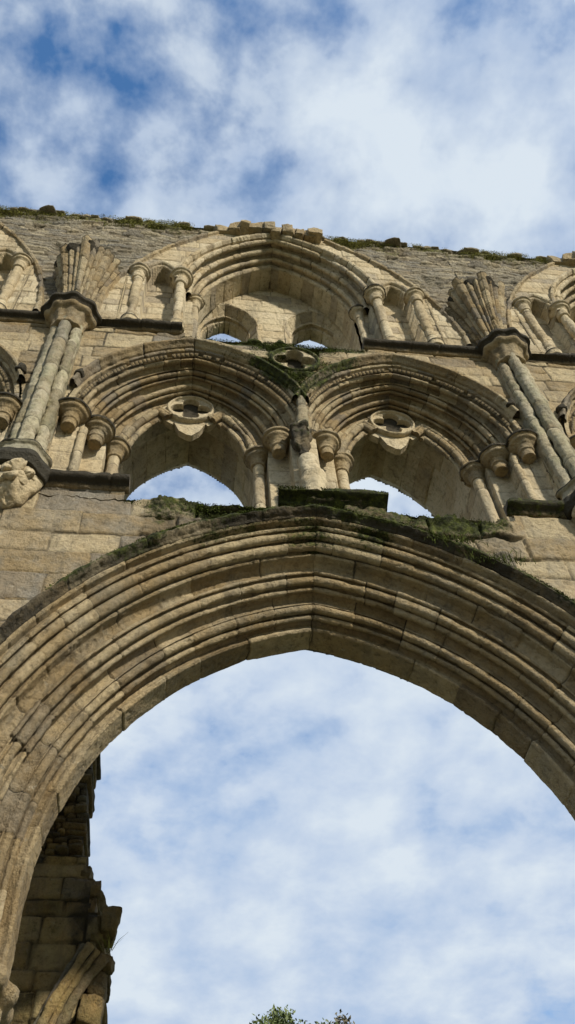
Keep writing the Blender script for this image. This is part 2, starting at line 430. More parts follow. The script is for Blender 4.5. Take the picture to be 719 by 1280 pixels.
arcade = sweep('arcade_arch', mainp, 0, ZS, M['stone'], wall, jl=(.30, .55), ds=.013, stilt=4.50, seed=1, ero=.009, loss=.020, jd=.011, moss=mmoss, dirt_shade=mdirt, tonespan=.75)
tag(arcade, 'great pointed arch of many rounded mouldings with moss along its crown'); bay.append(arcade)
hoodp = prof_build([L(.04, .90), L(-.08, .895), L(-.115, .875), L(-.12, .85), L(-.09, .83), L(-.045, .815), L(-.03, .795), L(.03, .79)], .008)
def hmoss(P, s, y, a):
    return ((.22+.45*sst(6.8, 8.1, P[..., 2]))*np.clip(1.0+1.2*fbm(P, 3, 3, 3), 0, 1.6))*(.5+.7*sst(.81, .88, (a-A0)))[None]
def hdirt(P, s, y, a): return .66+.4*fbm(P, 2.4, 3, 8)
hood = sweep('hood_mould', hoodp, 0, ZS, M['stone'], arcade, jl=(.5, .9), ds=.011, seed=2, ero=.030, loss=.030, moss=hmoss, dirt_shade=hdirt)

def ztop(x):
    return 8.80+.035*fbm(np.stack([x, 0*x, 0*x], -1), 5, 4, 70)+.03*fbm(np.stack([x, 0*x, 0*x], -1), 22, 2, 71)
def arc_hole(X, Z):
    h = arch_h(A0+.84, mh(.84), X); q = (Z < ZS+h) & (abs(X) < A0+.84) & (Z >= ZS)
    broken = ((X > -1.9) & (X < -.36) | (X > .74) & (X < 2.1))
    return q | ((Z < ZS) & (abs(X) < A0+.84)) | (broken & (Z > ztop(X)))
def brk(X, Z):
    # weathered rubble core showing under the lost sill
    e = fbm(np.stack([X, 0*X, Z], -1), 2.2, 4, 17)
    return sst(-1.95, -1.55, X+.25*e)*sst(2.25, 1.85, X+.25*e)*sst(8.0, 8.25, Z+.25*e)
aw = face('arcade_wall', -3, 3, 4.9, 8.95, 0., (.25, .36), (.45, .95), M['tan'], wall, hole=arc_hole, seed=21, rel=.010, ero=.016, cell=.012,
          rough=lambda X, Z: 1+2.6*brk(X, Z), moss=lambda X, Z: brk(X, Z)*(.22+.45*sst(8.35, 8.75, Z)+.30*fbm(np.stack([X, 0*X, Z], -1), 3, 3, 6)),
          dirt_shade=lambda X, Z: brk(X, Z)*.42+.25*np.clip(fbm(np.stack([X, 0*X, Z], -1), 1.2, 4, 90), 0, 1))
tag(aw, 'large worn ashlar blocks above the great arch, mossy rubble where the sill is gone'); bay.append(aw)

# ---------- sill of the triforium (rough broken top)
nx, ny = 420, 110
X, Y = np.meshgrid(np.linspace(-2.95, 2.95, nx), np.linspace(.0, TH, ny), indexing='ij')
P = np.stack([X, Y, 0*X], -1)
P[..., 2] = np.where(Y < .03, ztop(X), 8.79+.05*fbm(P, 4, 4, 3)+.03*fbm(P, 16, 3, 9)+.05*sst(0, .5, Y))
W = np.zeros(P.shape); W[..., 1] = .45+.5*fbm(P, 3, 3, 5); W[..., 2] = .4; W[..., 0] = .4
sill = build('sill', [(P, gridF(nx, ny), W.reshape(-1, 3))], M['tan'], wall); bay.append(sill)
tag(sill, 'broken mossy sill of the middle arches')

# ---------- string courses
def string(name, x0, x1, z, hgt=.15, out=.12, seed=0, mossy=.35, y1=.02):
    n = int((x1-x0)/.012)+2; p = np.array([(.03, hgt), (-out*.7, hgt), (-out, hgt*.86), (-out, hgt*.5), (-out*.8, hgt*.36), (-out*.45, hgt*.28), (-out*.25, hgt*.1), (-out*.1, 0), (.03, -.0)])
    d = np.hypot(*np.diff(p, axis=0).T); t = np.concatenate([[0], np.cumsum(d)]); q = np.linspace(0, t[-1], 34)
    yy, zz = np.interp(q, t, p[:, 0]), np.interp(q, t, p[:, 1])
    xs = np.linspace(x0, x1, n); P = np.stack([np.broadcast_to(xs[:, None], (n, 34)), np.broadcast_to(yy, (n, 34)), z+np.broadcast_to(zz, (n, 34))], -1)
    e = fbm(P, 6, 4, seed); e2 = fbm(P, 2, 3, seed+2); js = abs(((xs+.12*np.sin(xs*7)) % .62)-.31); j = (1-sst(.004, .016, js))[:, None]
    P = P+normals(P)*-1*((e*.014-np.clip(e2-.1, 0, 1)*.10-j*.014)*sst(-.0, -.03, yy)[None])[..., None]*-1*-1
    W = np.zeros(P.shape); W[..., 2] = .95-.55*sst(.35, .0, np.broadcast_to(zz/hgt, (n, 34)))+.3*e2; W[..., 1] = mossy*(1+1.2*e2); W[..., 0] = .4
    parts = [(P, gridF(n, 34, flip=True), W.reshape(-1, 3))]
    for i in (0, n-1):
        V = np.concatenate([P[i], [[xs[i], .03, z]]]); F = np.stack([np.arange(33), np.arange(1, 34), np.full(33, 34)], -1)
        WW = np.zeros((35, 3)); WW[:, 2] = .5; parts.append((V, F if i else F[:, ::-1], WW))
    return build(name, parts, M['stone'], wall)
for a, b, z, s, ms in ((-2.95, -1.87, 8.93, 1, .25), (2.05, 2.95, 8.93, 2, .45)):
    bay.append(tag(string('string_course', a, b, z, .15, .13, s, ms), 'dark lower ledge beside a pier shaft'))
for a, b, z, s, ms in ((-3., -1.50, 12.66, 3, .2), (.98, 3., 12.64, 4, .3)):
    bay.append(tag(string('string_course', a, b, z, .14, .12, s, ms), 'dark upper ledge under the topmost arches'))
cs = string('string_course', -.37, .76, 8.88, .13, .16, 5, .6); tag(cs, 'short mossy ledge left under the middle pier'); bay.append(cs)

# ---------- triforium walls
def tri_hole(X, Z):
    q = np.zeros(X.shape, bool)
    for x in (-XT, XT):
        dx = X-x; q |= (Z >= ZT) & (Z < ZT+arch_h(1.44, 1.84, dx)) & (abs(dx) < 1.44)
    q |= (Z < ZT+.0) & (abs(X) < XT+1.44)
    q |= (np.hypot(X-.0, (Z-12.13)) < .31)
    return q
spm = lambda X, Z: sst(.62, .2, abs(X))*sst(11.3, 11.9, Z)*(.62+.5*fbm(np.stack([X, 0*X, Z], -1), 3, 4, 12)) + .8*sst(1.5, 1.0, abs(X+.2))*sst(12.42, 12.56, Z)
tw = face('triforium_wall', -3, 3, 8.95, 12.68, 0., (.20, .30), (.35, .8), M['stone'], wall, hole=lambda X, Z: tri_hole(X, Z) | ((abs(X+.25) < 1.2) & (Z > 12.58+.05*vnoise(X*6, 0*X, 0*X, 3)+.03*vnoise(X*21, 0*X, 0*X, 5))),
          seed=31, rel=.007, ero=.011, moss=spm, dirt_shade=lambda X, Z: .3*np.clip(fbm(np.stack([X, 0*X, Z], -1), 1.3, 4, 44), 0, 1)+.35*sst(2.0, 2.9, abs(X))*.5,
          rough=lambda X, Z: 1+1.5*spm(X, Z))
bay.append(tag(tw, 'coursed ashlar of the middle storey, mossy between the two arches'))

# ---------- triforium arches
def T(y, r, h): return ('L', y, r, h-ZT)
def TR(y, r, h, rad, a0, a1): return ('R', y, r, h-ZT, rad, a0, a1)
trip = prof_build([T(-.0, 1.42, 12.28), T(-.0, 1.385, 12.235), T(.01, 1.36, 12.22)]+diag((.06, 1.335, 12.19-ZT), (.56, .885, 11.91-ZT), [
    ('q', .0, .035), 'O', ('f', .02, .02), ('q', .04, .01), ('r', .085, .038), ('q', .13, .045), ('q', .17, .05), ('q', .195, .02), 'O', ('f', .20, .02), ('f', .215, .02), ('q', .225, .03), ('r', .268, .038), ('q', .312, .045),
    ('r', .342, .022), ('q', .37, .04), 'O', ('q', .40, .055), ('q', .44, .045), ('r', .485, .038), ('q', .53, .045), ('r', .560, .022), ('q', .588, .04), 'O', ('q', .62, .045), ('q', .655, .02)])
    +[T(.56, .885, 11.91), T(.66, .88, 11.905), T(.72, .90, 12.1)], .0075)
tmp_m = lambda sx: (lambda P, s, y, a: .75*sst(.75, .25, abs(P[..., 0]))*sst(11.0, 11.6, P[..., 2])*np.exp(-np.maximum(y, 0)*7)[None]+.25*np.clip(fbm(P, 2, 3, 8)-.1, 0, 1))
rearp = prof_build([('L', .64, .88, 1.47), ('L', .66, .84, 1.42), ('L', 1.1, .84, 1.42), O, ('L', 1.12, .85, 1.44), ('L', TH-.13, .83, 1.42), ('L', TH-.1, .87, 1.47), ('L', TH, .93, 1.56)], .012)
ZR = 10.71
def quatre(name, cx, cz, y, Ro_, rin, parent, m, seed=0, dirt_shade=.1, moss=0., depth=.10, back=True, open_=.62):
    nt_, k = 26, 160; A = np.linspace(0, 2*math.pi, k, endpoint=False)
    # quatrefoil radius: union of four circles
    best = np.zeros(k); d0 = rin*.56; rr = rin*.41
    for q in range(4):
        ph = q*math.pi/2; dt = A-ph; disc = rr**2-(d0*np.sin(dt))**2
        v = np.where(disc > 0, d0*np.cos(dt)+np.sqrt(np.maximum(disc, 0)), 0); best = np.maximum(best, v)
    best = np.maximum(best, rin*.34)
    rows = []
    rp = [(1.0, .04), (1.0, -.0), (.975, -.025), (.93, -.036), (.885, -.028), (.865, -.008), (.86, -.002)]
    d = [0]
    for a_, b_ in zip(rp, rp[1:]): d.append(d[-1]+math.hypot((b_[0]-a_[0])*Ro_, b_[1]-a_[1]))
    q = np.linspace(0, d[-1], 18)
    for t in q: rows.append((np.interp(t, d, [p[0] for p in rp])*Ro_*np.ones(k), np.interp(t, d, [p[1] for p in rp])))
    r_in = best; ro = rows[-1][0]
    for f in (.25, .5, .75, .93, 1.0): rows.append((ro+(r_in-ro)*f, -.002 if f < 1 else .004))
    for dd in (depth*.3, depth*.7, depth): rows.append((r_in*(1-.03*dd/depth), dd))
    P = np.array([np.stack([cx+r*np.cos(A), np.full(k, y+o), cz+r*np.sin(A)], -1) for r, o in rows])
    n = len(rows); P = P+np.stack([0*P[..., 0], fbm(P, 11, 3, seed), 0*P[..., 0]], -1)*.012
    W = np.zeros(P.shape); W[..., 0] = .6+.3*fbm(P, 3, 3, seed); W[..., 2] = dirt_shade; W[..., 1] = moss*(1+fbm(P, 4, 3, 2)); W[:18, :, 1] *= 1.3; W[18:, :, 1] *= (.4 if moss < .3 else .9); W[-1, :, 2] = .95  # innermost row painted dark, as the shade of a deeper hollow
    parts = [(P, gridF(n, k, wrap=True), W.reshape(-1, 3))]
    if back:
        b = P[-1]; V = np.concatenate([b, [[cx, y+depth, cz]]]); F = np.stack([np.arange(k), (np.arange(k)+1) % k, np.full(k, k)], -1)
        WW = np.zeros((k+1, 3)); WW[:, 0] = .2; WW[:, 2] = .85; parts.append((V, F, WW))  # shallow back painted dark in place of a deep hollow's shade
    return build(name, parts, m, parent)
def poly_plate(pts, y0, y1, tone=.5, dirt_shade=0., seed=0, cut=None):
    """closed (x,z) outline extruded from y0 (front) to y1, finely gridded by cells"""
    from mathutils.geometry import delaunay_2d_cdt
    pts = np.array(pts); 
    # densify
    dn = []
    for a, b in zip(pts, np.roll(pts, -1, 0)):
        n = max(1, int(np.linalg.norm(b-a)/.03)); dn += [a+(b-a)*i/n for i in range(n)]
    dn = np.array(dn); k = len(dn)
    mn, mx = dn.min(0), dn.max(0); gx, gz = np.meshgrid(np.arange(mn[0], mx[0], .03), np.arange(mn[1], mx[1], .03))
    allp = [Vector(p) for p in dn]+[Vector((a, b)) for a, b in zip(gx.ravel(), gz.ravel())]
    r = delaunay_2d_cdt(allp, [(i, (i+1) % k) for i in range(k)], [list(range(k))], 1, 1e-5)
    v = np.array([tuple(p) for p in r[0]]); f = np.array([list(t) for t in r[2] if len(t) == 3])
    P = np.stack([v[:, 0], np.full(len(v), y0), v[:, 1]], -1); P[:, 1] += fbm(P, 8, 4, seed)*.010
    W = np.zeros(P.shape); W[:, 0] = tone; W[:, 2] = dirt_shade+.15*np.clip(fbm(P, 3, 3, 1), 0, 1)
    a = v[f]; ar = (a[:, 1, 0]-a[:, 0, 0])*(a[:, 2, 1]-a[:, 0, 1])-(a[:, 2, 0]-a[:, 0, 0])*(a[:, 1, 1]-a[:, 0, 1])
    f = np.where((ar < 0)[:, None], f[:, ::-1], f)
    if cut: cc = v[f].mean(1); f = f[np.hypot(cc[:, 0]-cut[0], cc[:, 1]-cut[1]) > cut[2]]
    parts = [(P, f, W)]
    B = P.copy(); B[:, 1] = y1; parts.append((B, f[:, ::-1], W))
    ar2 = (dn[:, 0]*np.roll(dn[:, 1], -1)-np.roll(dn[:, 0], -1)*dn[:, 1]).sum()
    ring = dn if ar2 > 0 else dn[::-1]; k = len(ring); n = 5
    Sd = np.array([np.stack([ring[:, 0], np.full(k, t), ring[:, 1]], -1) for t in np.linspace(y0, y1, n)])
    Wd = np.zeros(Sd.shape); Wd[..., 0] = tone; Wd[..., 2] = dirt_shade
    parts.append((Sd, gridF(n, k, wrap=True, flip=False), Wd.reshape(-1, 3)))
    return parts
def pyramid_row(pos, nrm, size=.028, ht=.032):
    parts = []
    for p, (t, n_, b) in zip(pos, nrm):
        p = np.array(p); V = np.array([p+t*size+b*size, p-t*size+b*size, p-t*size-b*size, p+t*size-b*size, p+n_*ht])
        F = np.array([[0, 1, 4], [1, 2, 4], [2, 3, 4], [3, 0, 4]])
        W = np.zeros((5, 3)); W[:, 0] = .5; W[:4, 2] = .75; parts.append((V, F, W)); parts.append((V, F[:, ::-1]*1, W)) if False else None
    return parts
def cap_parts(cx, cy, zt, r=.17, neck=.085, ht=.34, seed=0, stub=.0, dark=.5, sx=1., lob=0):
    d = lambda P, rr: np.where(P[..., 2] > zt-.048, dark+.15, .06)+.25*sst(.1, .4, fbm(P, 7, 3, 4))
    pr = [(0., zt+.002), (r*1.10, zt), (r*1.22, zt-.012), (r*1.21, zt-.044), (r*1.06, zt-.052), (r*1.0, zt-.062), (r*1.04, zt-.072), (r*.98, zt-.092), (r*.80, zt-.108),
          (r*.66, zt-.135), (neck*1.28, zt-ht*.62), (neck*1.08, zt-ht+.035), (neck*1.24, zt-ht+.022), (neck*1.24, zt-ht-.0), (neck*1.0, zt-ht-.012)]
    pr += [(neck*1.0, zt-ht-.02-stub), (0, zt-ht-.022-stub)] if stub else [(0, zt-ht-.02)]
    return [lathe(cx, cy, pr, k=40, seed=seed, dirt_shade=d, step=.009, ero=.014, sx=sx, lobes=lob, lamp=.03 if lob else 0)]
ZCAP = 10.46
for ti, x in enumerate((-XT, XT)):
    tri = sweep('triforium_arch', trip, x, ZT, M['stone'], wall, jl=(.16, .30), ds=.011, seed=5+ti, stilt=ZCAP-.02, ero=.007, loss=.012, moss=tmp_m(x), jd=.009,
                dirt_shade=lambda P, s, y, a: .12*np.clip(fbm(P, 1.4, 4, 3)+.1, 0, 1))
    tag(tri, ('left' if ti == 0 else 'right')+' one of the two deeply moulded arches of the middle storey'); bay.append(tri)
    hp = prof_build([T(.04, 1.50, 12.40), T(-.07, 1.49, 12.39), T(-.115, 1.46, 12.35), T(-.11, 1.435, 12.315), T(-.06, 1.42, 12.29), T(-.03, 1.40, 12.26), T(.02, 1.395, 12.25)], .008)
    hm = sweep('hood_mould', hp, x, ZT, M['stone'], tri, jl=(.5, .8), ds=.011, seed=7+ti, smin=.20, ero=.012, loss=.02, dirt_shade=lambda P, s, y, a: .22+.5*fbm(P, 2.4, 3, 8)+.35*(a > 1.47)[None],
               moss=lambda P, s, y, a: .10+.55*sst(1.5, .4, abs(P[..., 0]))+.3*fbm(P, 3, 3, 2))
    # dogtooth
    pos, nr = [], []
    a, h = 1.30, 12.145-ZT; c = (h*h-a*a)/(2*a); Rr = a+c; thm = math.atan2(h, c); n = int(Rr*thm/.058)
    for sd in (-1, 1):
        for i in range(int(n*.16), n):
            if random.random() < .12: continue
            th = thm*(i+.5)/n; p = (x+sd*(Rr*math.cos(th)-c), .035, ZT+Rr*math.sin(th))
            t = np.array([-sd*math.sin(th), 0, math.cos(th)]); rad = np.array([sd*math.cos(th), 0, math.sin(th)])
            nn = np.array([0, -.75, 0])-rad*.66; nn /= np.linalg.norm(nn); b = np.cross(t, nn)
            pos.append(p); nr.append((t, nn, b))
    build('dogtooth_band', pyramid_row(pos, nr), M['stone'], tri, smooth=False)
    # rear arch (plain ashlar soffit)
    ra = sweep('rear_arch', rearp, x, ZR, M['pale'], wall, jl=(.22, .36), ds=.014, stilt=8.75, seed=15+ti, ero=.004, loss=.006, jd=.012,
               moss=lambda P, s, y, a: .30*np.clip(fbm(P, 1.5, 3, 5), 0, 1))
    bay.append(tag(ra, 'plain ashlar underside behind the moulded arch'))
    # sub arches: outer halves survive, inner halves are stubs
    for sd in (-1, 1):
        off = .40
        for q, (yy, aa, rise, rad) in enumerate(((.545, .40, 1.04, .046), (.60, .33, .92, .034))):
            cx = x+sd*off; c = (rise*rise-aa*aa)/(2*aa); Rr = aa+c; thm = math.atan2(rise, c)
            outer = [(cx+sd*(Rr*math.cos(t)-c), yy, ZCAP+.0+Rr*math.sin(t)) for t in np.linspace(0, thm, 30)]
            inner = [(cx-sd*(Rr*math.cos(t)-c), yy, ZCAP+.0+Rr*math.sin(t)) for t in np.linspace(thm, thm*(.84 if q == 0 else .93), 6)]
            pp = tube(outer, rad, 14, .004, seed=q+ti*3, jl=(.2, .34), jd=.007)+tube(inner, rad, 14, .004, seed=q+4, jl=(.3, .4), jd=.004, dirt_shade=.0)
            for dy, dr in ((.0, .055),):
                o2 = [(p[0]+sd*dr*.7, p[1]-.02, p[2]+dr*.75) for p in outer[4:]]; i2 = [(p[0]-sd*dr*.9, p[1]-.02, p[2]+dr*.5) for p in inner]
                pp += tube(o2+[(cx, yy-.02, ZCAP+rise+dr*1.3)]+[i2[-1]] if q == 0 else o2, rad*.62, 10, .003, seed=q+9, jl=(.3, .4), jd=.005)
            sb = build('sub_arch', pp, M['stone'], tri)
    # tympanum plate with its broken lower edge
    out = []
    for t in np.linspace(0, math.pi, 2): pass
    A_ = .895; H_ = 1.43; c = (H_*H_-A_*A_)/(2*A_); Rr = A_+c; thm = math.atan2(H_, c)
    out = [(x+(Rr*math.cos(t)-c), ZT+Rr*math.sin(t)) for t in np.linspace(thm*.12, thm, 24)]+[(x-(Rr*math.cos(t)-c), ZT+Rr*math.sin(t)) for t in np.linspace(thm, thm*.12, 24)]
    low = []
    aa, rise = .375, 1.03; c = (rise*rise-aa*aa)/(2*aa); Rr = aa+c; tm = math.atan2(rise, c)
    lo = [(x-.40-(Rr*math.cos(t)-c), ZCAP+Rr*math.sin(t)) for t in np.linspace(tm*.2, tm, 14)]
    lo += [(x-.30, ZCAP+.87), (x-.215, ZCAP+.80), (x-.20, ZCAP+.86), (x-.13, ZCAP+.66), (x-.03, ZCAP+.575), (x+.03, ZCAP+.56), (x+.12, ZCAP+.67), (x+.20, ZCAP+.86), (x+.225, ZCAP+.81), (x+.30, ZCAP+.88)]
    lo += [(x+.40+(Rr*math.cos(t)-c), ZCAP+Rr*math.sin(t)) for t in np.linspace(tm, tm*.2, 14)]
    ty = build('tympanum', poly_plate(out+lo, .575, .665, .65, .05, seed=3, cut=(x, 11.60, .27)), M['pale'], tri, smooth=False)
    quatre('quatrefoil', x, 11.60, .535, .305, .262, tri, M['pale'], seed=3+ti, dirt_shade=.05, depth=.085)
    # stepped jambs + capitals + shafts
    for sd in (-1, 1):
        sec = [(1.46, -.0), (1.455, .10), (1.17, .115), (1.165, .34), (.93, .35), (.925, .56), (.83, .60), (.825, .68)]
        if (sd > 0) == (x < 0): sec = sec[1:]; sec[0] = (1.33, .10)
        pts = []
        for a_, b_ in zip(sec, sec[1:]):
            n = max(1, int(math.hypot(b_[0]-a_[0], b_[1]-a_[1])/.015))
            pts += [(a_[0]+(b_[0]-a_[0])*i/n, a_[1]+(b_[1]-a_[1])*i/n) for i in range(n)]
        pts.append(sec[-1]); pts = np.array(pts); zz = np.linspace(8.7, ZCAP+.04, 125)
        P = np.stack([x+sd*np.broadcast_to(pts[:, 0], (125, len(pts))), np.broadcast_to(pts[:, 1], (125, len(pts))), np.broadcast_to(zz[:, None], (125, len(pts)))], -1)
        nn = normals(P)*sd; 
        jx, tn, of, tl = courses(P[..., 0]+P[..., 1]*0, P[..., 2], (.24, .36), (.4, .7), 3+ti); j = 1-sst(.004, .014, jx)
        e1, e2 = fbm(P, 7, 4, 3), fbm(P, 2, 3, 6)
        P = P+nn*(e1*.006-j*.009-np.clip(e2-.3, 0, 1)*.03)[..., None]
        W = np.zeros(P.shape); W[..., 0] = .35+.5*tn; W[..., 2] = j*.5+.05
        jm = build('jamb', [(P, gridF(125, len(pts), flip=sd < 0), W.reshape(-1, 3))], M['pale'], tri)
        pr2 = [(0., ZCAP+.045), (.055, ZCAP+.04), (.062, ZCAP+.0), (.05, ZCAP-.02), (.02, ZCAP-.045), (0., ZCAP-.055)]
        t2 = np.gradient(pts, axis=0); t2 /= np.linalg.norm(t2, axis=1, keepdims=True); n2 = np.stack([t2[:, 1], -t2[:, 0]], -1)
        n2 = np.where((n2[:, 1:2] > .2) | (n2[:, 0:1] > .2), -n2, n2)
        ker = np.ones(5)/5; n2 = np.stack([np.convolve(np.pad(n2[:, q], 2, mode='edge'), ker, 'valid') for q in (0, 1)], -1)
        rows_ = [(pts+n2*o_, z_) for o_, z_ in pr2]
        Pa = np.stack([np.stack([x+sd*r_[:, 0], r_[:, 1], np.full(len(r_), z_)], -1) for r_, z_ in rows_]); Pa[..., 2] += .008*fbm(Pa, 6, 3, 2)
        Wa = np.zeros(Pa.shape); Wa[..., 0] = .4; Wa[..., 2] = .25+.5*(Pa[..., 2] > ZCAP-.01)
        build('abacus', [(Pa, gridF(len(pr2), len(pts), flip=sd > 0), Wa.reshape(-1, 3))], M['stone'], tri)
        center = (sd > 0) == (x < 0)
        # roll left between the outer capitals
        if not center:
            build('jamb_roll', tube([(x+sd*1.165, .10, 8.98), (x+sd*1.165, .10, ZCAP-.25)], .052, 16, seed=3), M['pale'], tri)
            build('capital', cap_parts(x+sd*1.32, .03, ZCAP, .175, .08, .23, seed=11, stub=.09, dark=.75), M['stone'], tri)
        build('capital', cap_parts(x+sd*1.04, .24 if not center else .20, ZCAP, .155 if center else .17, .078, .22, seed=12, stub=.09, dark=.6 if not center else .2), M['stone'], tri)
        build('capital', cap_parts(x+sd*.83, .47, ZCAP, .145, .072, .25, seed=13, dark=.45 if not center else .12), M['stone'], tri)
        build('shaft', tube([(x+sd*.83, .47, 8.8), (x+sd*.83, .47, ZCAP-.24)], .070, 22, seed=5+ti, jl=(.5, .9)), M['pale'], tri)
# centre pier: broken shaft under a worn corbel head
cp = build('broken_shaft', tube([(0.02, -.0, 8.97), (0.02, -.0, 9.45), (.0, .02, 9.72)], [.14, .132, .115], 28, .022, seed=50, jl=(.4, .6)), M['pale'], wall); bay.append(tag(cp, 'thick broken shaft between the two middle arches'))
hd = build('corbel', [lathe(-.05, -.0, [(0, 10.38), (.10, 10.38), (.125, 10.33), (.10, 10.28), (.115, 10.2), (.10, 10.10), (.07, 9.98), (.04, 9.88), (.055, 9.82), (.0, 9.78)], 40, ero=.045, seed=8, lobes=5, lamp=.14,
            dirt_shade=lambda P, r: .75+.3*fbm(P, 4, 3, 2), moss=lambda P, r: .3+.4*fbm(P, 5, 3, 3))], M['stone'], wall); bay.append(tag(hd, 'weathered blackened head where the two arches meet'))
# fork of moulding above the head
fk = tube([(-.03, -.02, 10.30), (0.0, -.03, 10.7), (0, -.02, 11.05)], [.085, .07, .05], 18, .012, seed=9, moss=.35)
bay.append(build('hood_stop', fk, M['shaft'], wall))
sq = quatre('spandrel_quatrefoil', 0.0, 12.13, -.01, .335, .292, wall, M['pale'], seed=33, dirt_shade=.25, moss=.60, depth=.16); bay.append(tag(sq, 'mossy carved quatrefoil between the heads of the two middle arches'))
# label stops
for xx in (-2.66, 2.66):
    bay.append(build('hood_stop', [rock((xx, -.06, 11.22), (.055, .06, .075), 10, 4, .25, .8, dirt_shade=.8)], M['stone'], wall))

# ---------- clerestory
def cl_hole(X, Z):
    dx = X-XC; q = (Z >= ZC) & (Z < ZC+arch_h(1.52, 2.33, dx)) & (abs(dx) < 1.52)
    q |= (Z < ZC) & (abs(dx) < 1.27)
    q |= Z > ctop(X)
    return q
def ctop(x):
    b = 17.08+.05*fbm(np.stack([x, 0*x, 0*x], -1), 1.2, 3, 61)+.04*fbm(np.stack([x, 0*x, 0*x], -1), 7, 3, 62)
    return b-.10*np.exp(-((x+.9)/.35)**2)
def form_in(X, Z): return (Z >= 12.9) & (Z-13.0 < arch_h(2.62, math.sqrt(max(0, (2.62+2.52)**2-2.52**2)), X-XC))
def cl_y(X, Z):
    dx = abs(X-XC); y = np.where(form_in(X, Z), .0, .055)
    n1 = (dx > 1.60) & (dx < 2.02) & (Z < 14.62+arch_h(.21, .42, dx-1.81)) & (Z > 12.8)
    y = np.where(n1, .26, y)
    y = np.where((dx < 1.60) & (Z < ZC), np.where(dx < 1.42, .30, .12), y)
    return y
rub = lambda X, Z: np.where(form_in(X, Z), 0., 1.)
def cl_moss(X, Z):
    P = np.stack([X, 0*X, Z], -1); d = ctop(X)-Z
    return sst(.75, .0, d+.3*fbm(P, 1.5, 3, 7))*(.42+.75*fbm(P, 3.3, 4, 9))*rub(X, Z)
cell = .0125; xs0, xs1, zz0, zz1 = -3., 3., 12.66, 17.2
nx = int((xs1-xs0)/cell)+2; nz = int((zz1-zz0)/cell)+2
X, Z = np.meshgrid(np.linspace(xs0, xs1, nx), np.linspace(zz0, zz1, nz), indexing='ij')
ja, ta, oa, la = courses(X, Z, (.17, .27), (.3, .6), 71); jb, tb, ob, lb = courses(X, Z, (.045, .10), (.10, .42), 72, .07)
rm = rub(X, Z); P = np.stack([X, cl_y(X, Z), Z], -1)
e1, e2, e3 = fbm(P, 6, 4, 2), fbm(P, 2.0, 4, 7), fbm(P, 26, 3, 5)
jA = 1-sst(.005, .016, ja); jB = 1-sst(.004, .026, jb); j = np.where(rm > 0, jB, jA)
top_r = sst(.5, 0, ctop(X)-Z)
d = np.where(rm > 0, ob*.009*(1+2*top_r)-jB*.017*sst(-.3, .3, e1+e2)+e1*.026+e3*.012-np.clip(e2-.15, 0, 1)*.12, oa*.004-jA*.011+e1*.008+e3*.003-np.clip(e2-.25, 0, 1)*.05)
P[..., 1] -= d
W = np.zeros(P.shape); W[..., 0] = np.where(rm > 0, tb, ta); W[..., 2] = j*np.where(rm > 0, .42, .5); W[..., 1] = cl_moss(X, Z)
def sub(mask, name, m, label):
    F = gridF(nx, nz, mask & ~cl_hole(X, Z)); used = np.zeros(nx*nz, bool); used[F.ravel()] = True; mp = np.cumsum(used)-1
    o = build(name, [(P.reshape(-1, 3)[used], mp[F], W.reshape(-1, 3)[used])], m, wall); bay.append(tag(o, label)); return o
fi = form_in(X, Z); fo = ~fi
dil = lambda a: a | np.roll(a, 1, 0) | np.roll(a, -1, 0) | np.roll(a, 1, 1) | np.roll(a, -1, 1)
sub(dil(fi), 'clerestory_wall', M['pale'], 'smooth pale ashlar around the topmost arches')
sub(fo, 'rubble_wall', M['rubble'], 'grey slaty rubble masonry under the mossy wall top')
# wall rib of the lost vault
hF = lambda r: math.sqrt((2.55+r+2.52)**2-2.52**2)
ribp = prof_build([('L', .09, 2.665, hF(.115)), ('L', -.03, 2.66, hF(.11)), ('L', -.06, 2.64, hF(.09)), ('L', -.05, 2.60, hF(.05)), ('L', -.01, 2.585, hF(.035)), ('L', .01, 2.56, hF(.01)), ('L', .06, 2.55, hF(.0))], .009)
bay.append(tag(sweep('wall_rib', ribp, XC, 12.95, M['stone'], wall, jl=(.3, .5), ds=.012, smax=.80, seed=40, ero=.022, loss=.035, dirt_shade=lambda P, s, y, a: .12+.3*fbm(P, 2, 3, 5),
      moss=lambda P, s, y, a: .15+.3*fbm(P, 2, 3, 1)), 'curved stub of the lost vault rib'))
def C(y, r, h): return ('L', y, r, h-ZC)
def CR(y, r, h, rad, a0, a1): return ('R', y, r, h-ZC, rad, a0, a1)
clp = prof_build([C(.06, 1.60, 16.90), C(-.05, 1.595, 16.90), C(-.07, 1.56, 16.86), C(-.055, 1.53, 16.83), C(-.01, 1.505, 16.80), C(.03, 1.505, 16.82), O,
    CR(.055, 1.445, 16.775, .042, 120, 320), C(.10, 1.44, 16.79), C(.165, 1.47, 16.86), C(.175, 1.45, 16.85), O,
    CR(.21, 1.375, 16.745, .044, 120, 320), C(.255, 1.37, 16.77), C(.315, 1.39, 16.81), C(.325, 1.37, 16.79), O,
    CR(.35, 1.30, 16.69, .040, 120, 320), C(.385, 1.29, 16.68), C(.435, 1.305, 16.71), O,
    C(.43, 1.245, 16.61), C(.45, 1.225, 16.58), C(.47, 1.22, 16.57)], .008)
ca = sweep('clerestory_arch', clp, XC, ZC, M['pale'], wall, jl=(.16, .28), ds=.011, seed=21, ero=.010, loss=.03, jd=.012, dirt_shade=lambda P, s, y, a: .10*sst(0, 1., P[..., 0]))  # slightly darker towards the right half
bay.append(tag(ca, 'moulded rounded arch in the middle of the top storey'))
sofp = prof_build([C(.46, 1.222, 16.572), C(.47, 1.22, 16.57), C(.86, 1.22, 16.57)], .012)
sweep('soffit', sofp, XC, ZC, M['pale'], ca, jl=(.2, .3), ds=.013, stilt=12.6, seed=22, ero=.006, loss=.01, jd=.018)
